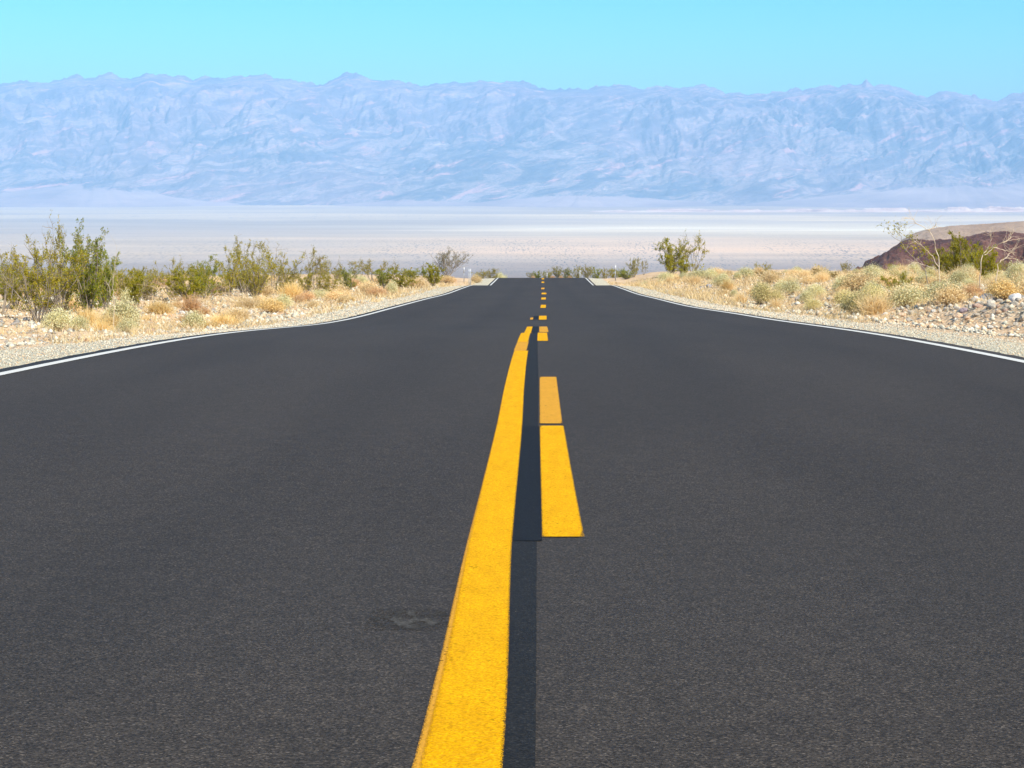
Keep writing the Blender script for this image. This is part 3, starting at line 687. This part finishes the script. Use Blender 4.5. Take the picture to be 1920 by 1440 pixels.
P('silver', 3, 532, 580, 548, 46, 'pale shrub leaning on the golden rounded dry shrub')
P('gstraw', 0, 545, 560, 526, 50, 'orange dry grass under the right end of the middle left thicket')
P('straw', 1, 470, 580, 552, 60, 'straw clump left of the golden rounded dry shrub')
P('rmound', 0, 706, 556, 533, 42, 'rusty brown rounded shrub on the left bank')
P('silver', 2, 735, 552, 524, 34, 'pale round shrub right of the rusty brown shrub')
P('pmound', 0, 690, 548, 524, 50, 'straw coloured mound behind the rusty brown shrub')
P('pmound', 1, 640, 556, 530, 56, 'straw coloured shrub at the foot of the small upright green bush')
P('silver', 1, 600, 560, 540, 40, 'pale shrub at the foot of the olive bush left of the road')
P('pmound', 2, 782, 540, 516, 52, 'pale straw mound between the two green roadside bushes on the left')
P('pmound', 0, 835, 531, 514, 46, 'pale straw mound beneath the grey brown twiggy bush')
P('rmound', 1, 848, 530, 517, 22, 'little rusty shrub just left of the first left post')
P('pmound', 1, 892, 523, 513, 30, 'pale straw mound behind the pair of left posts', D=130)
P('gold', 0, 262, 548, 514, 60, 'low gold green shrub seen between the left bushes')

# ---- right side of the road
for i, (x, yt, w) in enumerate([(996, 510, 16), (1008, 507, 22), (1026, 505, 26), (1046, 499, 30), (1066, 500, 28), (1082, 497, 26), (1100, 496, 32), (1118, 499, 26), (1134, 500, 28), (1150, 503, 26), (1163, 501, 26)]):
    P(['olive', 'green', 'olive'][i % 3], i, x, 522, yt, w, 'far small olive creosote in the row beyond the last crest', 'row of creosotes beyond the far crest', D=150+6*(i % 3))
for i, (x, w) in enumerate([(1000, 10), (1036, 14), (1052, 12), (1068, 12)]):
    P('rmound', i, x, 523, 515.5, w, 'tiny tan mound under the far creosote row beyond the crest', 'tan mounds beyond the far crest', D=147)
P('olive', 3, 1188, 520, 483, 34, 'small olive creosote left of the larger green one on the right')
P('sparse', 0, 1207, 516, 487, 20, 'tiny sparse bush between the two larger right creosotes')
P('green', 2, 1174, 524, 505, 36, 'low green bush beside the right hand road post')
P('lush', 0, 1258, 518, 447, 62, 'bushy green creosote standing alone by the right side of the road')
P('lush', 1, 1280, 520, 486, 36, 'low bright green bush attached right of the lone green creosote')
P('sparse', 1, 1300, 516, 433, 46, 'slender sparse brownish creosote just right of the lone green creosote')
P('dusty', 0, 1425, 571, 520, 48, 'grey green shrub on a short dark stem near the right shoulder')
P('dusty', 1, 1455, 566, 540, 34, 'small yellowish shrub right of the grey green stemmed shrub')
P('gstraw', 2, 1362, 547, 520, 26, 'upright golden grass tuft left of the grey green stemmed shrub')
P('silver', 1, 1250, 527, 508, 36, 'pale shrub in front of the lone green creosote on the right')
P('silver', 3, 1310, 523, 503, 50, 'pale shrub below the slender sparse creosote on the right')
P('silver', 0, 1398, 520, 499, 46, 'pale rounded shrub highest on the middle right skyline')
P('gold', 1, 1545, 526, 505, 76, 'low olive gold shrub row on the right skyline')
P('gold', 0, 1440, 520, 508, 50, 'thin rusty gold shrub on the middle right skyline')
P('pmound', 2, 1612, 545, 506, 84, 'big straw coloured mound before the tip of the dark hill')
P('straw', 2, 1640, 588, 545, 76, 'fluffy straw clump left of the stone bank on the right')
P('dusty', 2, 1586, 572, 538, 50, 'dusty green shrub left of the fluffy straw clump')
P('dusty', 0, 1525, 583, 555, 44, 'small dusty shrub near the right gravel shoulder')
P('lush', 3, 1682, 566, 512, 52, 'young thin stemmed green creosote left of the stone bank')
P('sparse', 2, 1700, 550, 505, 40, 'thin sprig beside the young green creosote')
P('silver', 1, 1772, 564, 520, 76, 'large pale brittlebush just above the stone bank on the right')
P('silver', 2, 1800, 535, 503, 56, 'pale shrub behind the large brittlebush on the right')
P('silver', 3, 1735, 538, 508, 46, 'pale shrub below the dark hill, left of the arching dead branch')
P('rmound', 0, 1825, 560, 524, 56, 'dry brown shrub right of the large pale brittlebush')
P('mound', 1, 1880, 562, 518, 80, 'golden dry shrub above the stone bank near the right edge')
P('silver', 0, 1908, 530, 486, 52, 'pale brittlebush standing at the right edge of the photo')
P('lush', 1, 1764, 520, 462, 58, 'left and lowest of the olive green creosotes before the dark hill')
P('lush', 3, 1800, 522, 434, 66, 'tallest olive green creosote standing before the dark hill')
P('lush', 0, 1830, 522, 458, 56, 'olive green creosote right of the tallest one before the dark hill')
P('lush', 3, 1854, 530, 460, 54, 'fan shaped olive green creosote nearest the right edge')
P('lush', 0, 1782, 520, 478, 46, 'low olive bush filling between the taller creosotes on the right')

# scattered smaller plants, in groups
def scatter(n, xr, dr, kinds, hr, side, label_of, seed, clear=4.6, ok=None):
    r = random.Random(seed); k = 0; tries = 0
    while k < n and tries < 9000:
        tries += 1
        D = dr[0]*(dr[1]/dr[0])**r.random(); X = r.uniform(*xr)
        if abs(X)/D*F > 1080 or abs(X) < clear+.4*r.random() or (ok and not ok(X, D, r)): continue
        kd = r.choice(kinds); h = r.uniform(*hr); lab, grp = label_of[kd]
        plant(kd, r.randrange(4), (X, D, float(zground(X, D))-.01), h*(1.1 if kd in ('silver', 'dusty') else 1), None, lab, grp, r.uniform(0, 6.28)); k += 1
LR = {'straw': ('low straw tuft scattered over the right roadside bank', 'straw tufts on the right bank'),
      'gstraw': ('low golden grass tuft scattered over the right roadside bank', 'golden tufts on the right bank'),
      'pmound': ('straw coloured low shrub scattered over the right roadside bank', 'straw coloured shrubs on the right bank'),
      'mound': ('golden low shrub scattered over the right roadside bank', 'golden shrubs on the right bank'),
      'silver': ('pale silvery low shrub scattered over the right roadside bank', 'silvery shrubs on the right bank'),
      'dusty': ('dusty green low shrub scattered over the right roadside bank', 'dusty green shrubs on the right bank'),
      'rmound': ('rusty brown low shrub scattered over the right roadside bank', 'rusty shrubs on the right bank'),
      'olive': ('small olive creosote scattered over the far right bank', 'small creosotes on the right bank'),
      'lush': ('small yellow green creosote scattered over the far right bank', 'small yellow green creosotes on the right bank'),
      'green': ('small green creosote scattered over the far right bank', 'small green creosotes on the right bank')}
LL = {k: (a.replace('right', 'left'), b.replace('right', 'left')) for k, (a, b) in LR.items()}
inr = lambda X, D, r: X > 5.3+.02*D*0 and not (D < 27 and X < 7.6)
scatter(88, (5.6, 17), (24, 60), ['straw', 'straw', 'straw', 'pmound', 'pmound', 'pmound', 'silver', 'silver', 'dusty'], (.26, .48), 1, LR, 1, 5.5, inr)
scatter(120, (5.8, 30), (55, 120), ['straw', 'pmound', 'pmound', 'pmound', 'silver', 'silver', 'straw'], (.30, .60), 1, LR, 2, 5.6)
scatter(14, (9, 45), (90, 150), ['olive'], (.7, 1.2), 1, LR, 12, 9)
scatter(38, (-16, -5.6), (24, 60), ['straw', 'gstraw', 'gstraw', 'pmound', 'rmound', 'silver'], (.16, .36), -1, LL, 3, 5.6)
scatter(70, (-30, -5.8), (50, 125), ['straw', 'gstraw', 'pmound', 'pmound', 'mound', 'silver', 'rmound'], (.28, .55), -1, LL, 4, 5.8)
scatter(20, (-17, -8.6), (36, 66), ['lush', 'olive', 'lush'], (.5, .95), -1, LL, 15, 8.6)
scatter(34, (-46, -9.5), (40, 140), ['olive', 'olive', 'green'], (.45, .95), -1, LL, 14, 9)

# dead arching branches: limbs traced in the photo, set at their own distance
def dead(name, D, limbs, label, thick=.02, twigs=6, seed=0, mat='bark_dead', leaves=None):
    r = np.random.default_rng(seed); lines = []; ends = []
    x0, y0 = limbs[0][0]; X0 = (x0-VX)/F*D; z0 = float(zground(X0, D))
    ox = np.array([X0, D, z0])
    for li, L in enumerate(limbs):
        n = len(L); dep = np.cumsum(r.normal(size=n)*.07); dep -= dep[0]
        Pn = np.array([[(x-VX)/F*(D+d), D+d, -(y-HY)/F*(D+d)] for (x, y), d in zip(L, dep)]) - ox
        if li == 0: Pn[0, 2] = -.03
        tt = np.linspace(0, n-1, (n-1)*4+1)
        Pd = np.stack([pchip(np.arange(n), Pn[:, k])(tt) for k in range(3)], 1)
        Pd[1:] += r.normal(size=Pd[1:].shape)*.008
        w = .55*np.linspace(thick*(1 if li == 0 else .7), thick*.22, len(Pd)); lines.append((Pd, w))
        for k in range(twigs*2):
            j = r.integers(len(Pd)//2, len(Pd)); T, _ = curve(Pd[j], nrm(Pd[min(j, len(Pd)-1)]-Pd[j-2])+r.normal(size=3)*.7+[0, 0, .2], r.uniform(.08, .28), 4, r, .5)
            lines.append((T, np.linspace(thick*.13, thick*.07, 5))); ends.append(T)
    V, Fc = tubes(lines, 5)
    e = bpy.data.objects.new(name, None); SC.collection.objects.link(e); e.location = ox
    link('branches', mesh_np('branches', V, Fc, M[mat], True), e)
    if leaves:
        Q = np.concatenate([T[r.integers(1, 5, leaves)]+r.normal(size=(leaves, 3))*.035 for T in ends])
        LV, LF = leaf_quads(Q, .03, r, .4, .6); link('foliage', mesh_np('foliage', LV, LF, M['leaf_olive']), e)
    tag(e, label, 'bush'); return e
dead('dead_bush', 30, [[(1762, 528), (1761, 495), (1755, 468), (1750, 445), (1738, 430), (1722, 421), (1708, 418), (1697, 424)],
                       [(1760, 500), (1748, 482), (1738, 470), (1727, 460), (1714, 453)], [(1739, 431), (1748, 428), (1754, 422)], [(1722, 421), (1712, 412), (1700, 408)],
                       [(1757, 508), (1738, 498), (1722, 494), (1708, 495)]],
     'bare bush with one tall arching dead branch before the dark hill', .020, 5, 1)
dead('half_dead_bush', 31, [[(1745, 530), (1735, 508), (1718, 488), (1700, 470), (1690, 455), (1676, 445), (1668, 432)],
                       [(1690, 455), (1688, 440), (1684, 428)], [(1700, 470), (1703, 455), (1705, 444)], [(1718, 488), (1728, 478), (1720, 468)]],
     'leaning half bare bush with leafy tips left of the arching dead branch', .018, 4, 2, 'bark', 12)
dead('dead_bush', 29, [[(1836, 520), (1840, 492), (1848, 470), (1858, 452), (1857, 442)], [(1846, 478), (1862, 464), (1880, 455), (1900, 450), (1925, 446)],
                       [(1862, 464), (1880, 468), (1896, 474)], [(1880, 455), (1896, 444), (1898, 436)]],
     'bleached dead branches forking upward near the right edge', .020, 5, 3)
dead('dead_bush', 28, [[(1866, 520), (1872, 494), (1884, 485), (1898, 484), (1912, 490)], [(1884, 485), (1895, 474), (1900, 468)]],
     'low bowed dead branch behind the pale shrub at the right edge', .018, 4, 4)
dead('dead_bush', 36, [[(328, 578), (318, 560), (302, 545), (284, 537), (270, 535)], [(318, 560), (322, 548), (312, 538), (298, 531)], [(312, 570), (296, 560), (282, 556), (270, 562)]],
     'bleached branches arching left below the bright green left bush', .022, 4, 5, 'bark_tan')
dead('dead_bush', 35, [[(392, 572), (400, 556), (418, 550), (440, 550), (462, 555), (474, 572)], [(400, 556), (412, 541), (430, 536)], [(440, 550), (450, 560), (458, 575)], [(418, 550), (430, 562), (426, 576)],
                       [(395, 566), (420, 562), (445, 566), (470, 560)]],
     'tangle of bowed tan dead branches on the left below the middle thicket', .020, 6, 6, 'bark_tan')
dead('dead_bush', 26, [[(214, 590), (214, 565), (213, 540), (215, 505), (219, 462)], [(214, 565), (206, 548), (204, 530)]],
     'single thin bleached stick rising right of the tall dense green left bush', .010, 5, 7)

# ------------------------------------------------------------------ rocks
def rock_mesh(seed):
    import bmesh
    r = np.random.default_rng(seed); bm = bmesh.new(); bmesh.ops.create_icosphere(bm, subdivisions=3, radius=.5)
    co = np.array([v.co[:] for v in bm.verts]); dirs = r.normal(size=(11, 3)); dirs /= np.linalg.norm(dirs, axis=1)[:, None]; off = r.uniform(.26, .44, 11)
    for d, o in zip(dirs, off):
        ex = np.maximum(co@d-o, 0); co -= ex[:, None]*d*.92
    co *= np.array([1.0, r.uniform(.65, .95), r.uniform(.5, .8)]); co += (r.normal(size=co.shape))*.006
    Fc = np.array([[v.index for v in f.verts] for f in bm.faces]); bm.free()
    return co, Fc
ROCKS = [rock_mesh(s) for s in range(9)]
RM = [mesh_np('rock', c, f, M['rock']) for c, f in ROCKS]
def mk_plain_rock(name, c1, c2):
    m, t, b, _ = new_mat(name); N = NB(t); o = N.obj()
    N.put(b.inputs['Base Color'], N.mix(N.noise(o, 4, 5, .65), c1, c2)); b.inputs['Roughness'].default_value = .9
    N.put(b.inputs['Normal'], N.bump(N.noise(o, 6, 5, .7), .7, .06)); return m
RCOL = {'white': mk_plain_rock('white stone', (.80, .77, .72), (.62, .58, .52)), 'grey': mk_plain_rock('grey stone', (.34, .34, .36), (.22, .22, .24)),
        'tan': mk_plain_rock('tan stone', (.74, .55, .38), (.58, .40, .26)), 'purple': mk_plain_rock('purplish stone', (.40, .32, .33), (.27, .21, .23)),
        'orange': mk_plain_rock('orange stone', (.78, .42, .20), (.62, .34, .18))}
def rock(i, loc, size, label, group=None, col=None, rot=None):
    if col:
        me = RM[i % 9].copy(); me.materials.clear(); me.materials.append(RCOL[col])
    else: me = RM[i % 9]
    o = link('rock', me, None, (loc[0], loc[1], loc[2]+size*.12)); o.scale = (size, size, size)
    o.rotation_euler = (random.uniform(-.3, .3), random.uniform(-.3, .3), random.uniform(0, 6.28) if rot is None else rot)
    tag(o, label, 'rock', group); return o
def R(i, x, y, wpx, label, col):
    X, D, z = at(x, y); return rock(i, (X, D, z), wpx/F*D*1.1, label, None, col)
R(0, 129, 598, 15, 'white rounded rock right of the big olive bush base', 'white')
R(1, 152, 602, 18, 'grey rock between the white and the tan rock on the left', 'grey')
R(2, 171, 596, 14, 'tan rock under the tall dense green left bush', 'tan')
R(3, 162, 611, 14, 'cream rock nearest the road below the tan one on the left', 'tan')
R(4, 145, 607, 10, 'small orange tan stone by the grey rock on the left', 'orange')
R(5, 92, 610, 18, 'dark grey rock at the foot of the big olive bush', 'grey')
R(6, 318, 593, 12, 'orange stone beside the golden round grass clump', 'orange')
R(7, 343, 588, 12, 'pale stone under the pinkish dry stems on the left', 'white')
R(8, 162, 640, 12, 'orange stone lying nearest the left gravel shoulder', 'orange')
R(0, 470, 588, 11, 'white stone left of the golden rounded dry shrub', 'white')
R(1, 520, 584, 14, 'orange stone in front of the golden rounded dry shrub', 'orange')
R(3, 1316, 541, 10, 'dark grey rock standing on the middle right bank', 'grey')
R(5, 1330, 539, 13, 'light grey rock right of the dark standing rock', 'grey')
R(2, 1500, 562, 20, 'bluish grey rock on the right bank left of the dusty shrub', 'grey')
R(4, 1557, 564, 16, 'grey rock on the right bank before the dusty green shrub', 'grey')
R(6, 1692, 570, 26, 'large purplish rock at the left end of the stone bank', 'purple')
R(7, 1757, 572, 20, 'tan block in the stone bank below the large pale brittlebush', 'tan')
R(8, 1786, 562, 22, 'white slab on top of the stone bank', 'white')
R(0, 1798, 565, 18, 'dark grey boulder right of the white slab on the stone bank', 'grey')
R(1, 1828, 565, 22, 'whitish rock at the crest of the stone bank', 'white')
R(2, 1848, 562, 28, 'long dark rock at the crest of the stone bank', 'grey')
R(3, 1903, 563, 26, 'pale grey boulder of the stone bank at the right edge', 'white')
R(5, 1806, 586, 18, 'reddish grey stone low in the middle of the stone bank', 'purple')
R(6, 1796, 596, 20, 'cream rock low in the stone bank', 'tan')
R(7, 1812, 600, 16, 'tan rock lowest of the pair in the stone bank', 'tan')
R(4, 1693, 594, 20, 'tan flat stone at the lower left of the stone bank', 'tan')
R(2, 1660, 590, 10, 'small white stone by the fluffy straw clump', 'white')
r_ = random.Random(5); k = 0
while k < 150:                                # the stone bank on the right
    x = r_.uniform(1665, 1935); y = 558 + abs(r_.gauss(0, 24)); X, D, z = at(x, y)
    if y > 618+.0*(x) or X < 5.3: continue
    rock(r_.randrange(9), (X, D, z), r_.uniform(.04, .13)*(1.5 if r_.random() < .2 else 1), 'loose mixed stone heaped in the bank on the right', 'stones of the right bank'); k += 1
k = 0
while k < 60:
    x = r_.uniform(1180, 1660); y = r_.uniform(525, 590); X, D, z = at(x, y)
    if X < 4.9+.3: continue
    rock(r_.randrange(9), (X, D, z), r_.uniform(.06, .20), 'stone lying among the dry shrubs on the right', 'stones among the right shrubs'); k += 1
k = 0
while k < 62:
    x = r_.uniform(0, 620); y = r_.uniform(560, 655); X, D, z = at(x, y)
    if X > -4.9: continue
    rock(r_.randrange(9), (X, D, z), r_.uniform(.05, .15), 'stone scattered over the sandy strip on the left', 'stones on the left strip'); k += 1

# loose gravel and pebbles nobody could count
def pebbles(n, seed):
    r = np.random.default_rng(seed); Vb = np.array([[1,0,0],[-1,0,0],[0,1,0],[0,-1,0],[0,0,.7],[0,0,-.5]], float)
    Fb = np.array([[0,2,4],[2,1,4],[1,3,4],[3,0,4],[2,0,5],[1,2,5],[3,1,5],[0,3,5]])
    D = 8*(90/8)**r.random(n*3); side = np.where(r.random(n*3) < .5, -1, 1)
    off = np.where(r.random(n*3) < .55, r.random(n*3)*1.7, r.random(n*3)*9)
    X = side*(HW+.02+off); keep = (np.abs(X)/D*F < 1060); X, D, off = X[keep][:n], D[keep][:n], off[keep][:n]; n = len(X)
    size = np.where(off < 1.5, r.uniform(.006, .015, n), np.where(r.random(n) < .12, r.uniform(.035, .065, n), r.uniform(.010, .034, n)))*np.clip(D/22, .8, 1.7)
    z = zground(X, D)+size*.2
    V = Vb[None]*(r.uniform(.6, 1.3, (n, 6, 1)))*size[:, None, None]; a = r.uniform(0, 6.28, n); c, s = np.cos(a)[:, None], np.sin(a)[:, None]
    Vx = V[..., 0]*c-V[..., 1]*s; Vy = V[..., 0]*s+V[..., 1]*c
    V = np.stack([Vx+X[:, None], Vy+D[:, None], V[..., 2]+z[:, None]], -1)
    return V.reshape(-1, 3), (Fb[None]+np.arange(n)[:, None, None]*6).reshape(-1, 3)
V, Fc = pebbles(56000, 3)
tag(link('gravel', mesh_np('gravel', V, Fc, M['gravel'])), 'loose pale gravel and pebbles along both road shoulders', 'gravel', None, 'stuff')
def chaff(n, seed):                           # short dead stems and litter between the clumps
    r = np.random.default_rng(seed); D = 17*(130/17)**r.random(n*4); X = np.where(r.random(n*4) < .45, -1, 1)*(5.0+r.random(n*4)**1.2*26)
    dens = fbm(X/1.7, D/2.6, 3, 77) + .15*(X > 0)
    keep = (np.abs(X)/D*F < 1060) & (dens > .05) & ~((X > 0) & (D < 27) & (X < 7.4)); X, D = X[keep][:n], D[keep][:n]; n = len(X)
    z = zground(X, D); h = r.uniform(.05, .16, n)*np.clip(D/35, 1, 1.6); w = .0035*np.clip(D/22, 1, 4)
    a = r.uniform(0, 6.28, n); dx, dy = np.cos(a)*w, np.sin(a)*w; lx, ly = r.normal(size=n)*h*.7, r.normal(size=n)*h*.7
    V = np.stack([np.stack([X-dx, D-dy, z-.01], -1), np.stack([X+dx, D+dy, z-.01], -1), np.stack([X+lx+dx*.4, D+ly+dy*.4, z+h], -1), np.stack([X+lx-dx*.4, D+ly-dy*.4, z+h], -1)], 1)
    return V.reshape(-1, 3), np.arange(n*4).reshape(-1, 4)
V, Fc = chaff(60000, 8)
tag(link('dry_stubble', mesh_np('dry_stubble', V, Fc, M['straw'])), 'short dry straw stubble covering the ground between the shrubs', 'dry grass', None, 'stuff')
# far scrub on the fan just behind the roadside banks
def scrub_far(n, seed):
    r = np.random.default_rng(seed); D = 160*(900/160)**r.random(n); X = r.uniform(-.42, .42, n)*D
    keep = np.abs(X) > 12; X, D = X[keep], D[keep]; z = zground(X, D); n = len(X); k = 40
    h = r.uniform(.6, 1.5, n); P_ = r.normal(size=(n, k, 3)); P_ /= np.linalg.norm(P_, axis=2)[..., None]; P_ *= r.random((n, k, 1))**.4
    P_[..., 2] = np.abs(P_[..., 2]); P_ = P_*h[:, None, None]*np.array([.6, .6, 1.])+np.stack([X, D, z], -1)[:, None]
    return leaf_quads(P_.reshape(-1, 3), .22, r, .3, .6)
V, Fc = scrub_far(1500, 4)
tag(link('distant_scrub', mesh_np('distant_scrub', V, Fc, M['leaf_olive'])), 'sparse olive scrub dotting the fan beyond the roadside', 'scrub', None, 'stuff')

# ------------------------------------------------------------------ roadside posts
m, t_, b, _ = new_mat('white post plastic'); N = NB(t_); N.put(b.inputs['Base Color'], N.mix(N.noise(N.obj(), 8, 3), (.58, .59, .58), (.46, .47, .45))); b.inputs['Roughness'].default_value = .5; M['postw'] = m
m, t_, b, _ = new_mat('galvanised steel'); N = NB(t_); N.put(b.inputs['Base Color'], N.mix(N.noise(N.obj(), 12, 3), (.42, .43, .44), (.32, .33, .33))); b.inputs['Roughness'].default_value = .55; b.inputs['Metallic'].default_value = .3; M['steel'] = m
m, t_, b, _ = new_mat('reflector'); N = NB(t_); N.put(b.inputs['Base Color'], N.mix(N.noise(N.obj(), 30, 2), (.85, .86, .88), (.7, .72, .75))); b.inputs['Roughness'].default_value = .25; M['refl'] = m
def box(x0, x1, y0, y1, z0, z1):
    V = [(x, y, z) for z in (z0, z1) for y in (y0, y1) for x in (x0, x1)]
    return np.array(V, float), np.array([[0,2,3,1],[4,5,7,6],[0,1,5,4],[2,6,7,3],[0,4,6,2],[1,3,7,5]])
def post(x, yb, yt, label, group, plate=True, D=None, w=.09):
    X, Dd, z = at(x, yb) if D is None else at_d(x, D)
    h = -(yt-HY)/F*Dd - z
    e = bpy.data.objects.new('delineator_post', None); SC.collection.objects.link(e); e.location = (X, Dd, z)
    hw = w/2; V, Fc = box(-hw*.55, hw*.55, -.015, .015, -.1, h*(.72 if plate else .97)); link('post', mesh_np('post', V, Fc, M['steel' if plate else 'postw']), e)
    # flanges make the post a U channel
    for s in (-1, 1):
        V, Fc = box(s*hw*.55, s*hw*.75, -.03, .018, -.1, h*(.70 if plate else .95)); link('flange', mesh_np('flange', V, Fc, M['steel' if plate else 'postw']), e)
    if plate:
        V, Fc = box(-hw, hw, -.034, -.0305, h*.62, h); link('marker_plate', mesh_np('marker_plate', V, Fc, M['postw']), e)
        V, Fc = box(-hw*.6, hw*.6, -.040, -.0345, h*.80, h*.93); link('reflector', mesh_np('reflector', V, Fc, M['refl']), e)
    else:
        V, Fc = box(-hw*.5, hw*.5, -.022, -.0155, h*.78, h*.92); link('reflector', mesh_np('reflector', V, Fc, M['refl']), e)
    tag(e, label, 'post', group)
G = 'roadside delineator posts'
post(870, 529, 500.5, 'tall grey white delineator post, nearest on the left of the road', G, True, w=.075)
post(879.5, 518, 502.5, 'left one of the pair of small white posts on the left', G, False, D=112, w=.055)
post(882.5, 518, 502, 'right one of the pair of small white posts on the left', G, False, D=110, w=.06)
post(1154, 526, 497, 'white topped grey delineator post on the right of the road', G, True, w=.085)
post(1087.5, 520, 506, 'white post standing among the far creosote row', G, False, D=149, w=.10)
post(1026, 520, 511.5, 'tiny white post left of the far creosote row centre', G, False, D=146, w=.08)

# ------------------------------------------------------------------ haze: one closed box of even air
V, Fc = box(-24000, 24000, -900, 60500, -460, 2300)
hme = mesh_np('haze', V, Fc)
hm_ = bpy.data.materials.new('haze'); hm_.use_nodes = True; t_ = hm_.node_tree; t_.nodes.clear()
o_ = t_.nodes.new('ShaderNodeOutputMaterial'); pv = t_.nodes.new('ShaderNodeVolumePrincipled')
pv.inputs['Color'].default_value = (.37, .65, 1.0, 1); pv.inputs['Density'].default_value = HAZE_DENSITY; pv.inputs['Anisotropy'].default_value = -.22
t_.links.new(pv.outputs[0], o_.inputs['Volume']); hme.materials.append(hm_)
hz_ = link('haze', hme); hz_['kind'] = 'stuff'; hz_['label'] = 'pale blue haze filling the valley air'; hz_['category'] = 'haze'
print('plants', cnt[0])
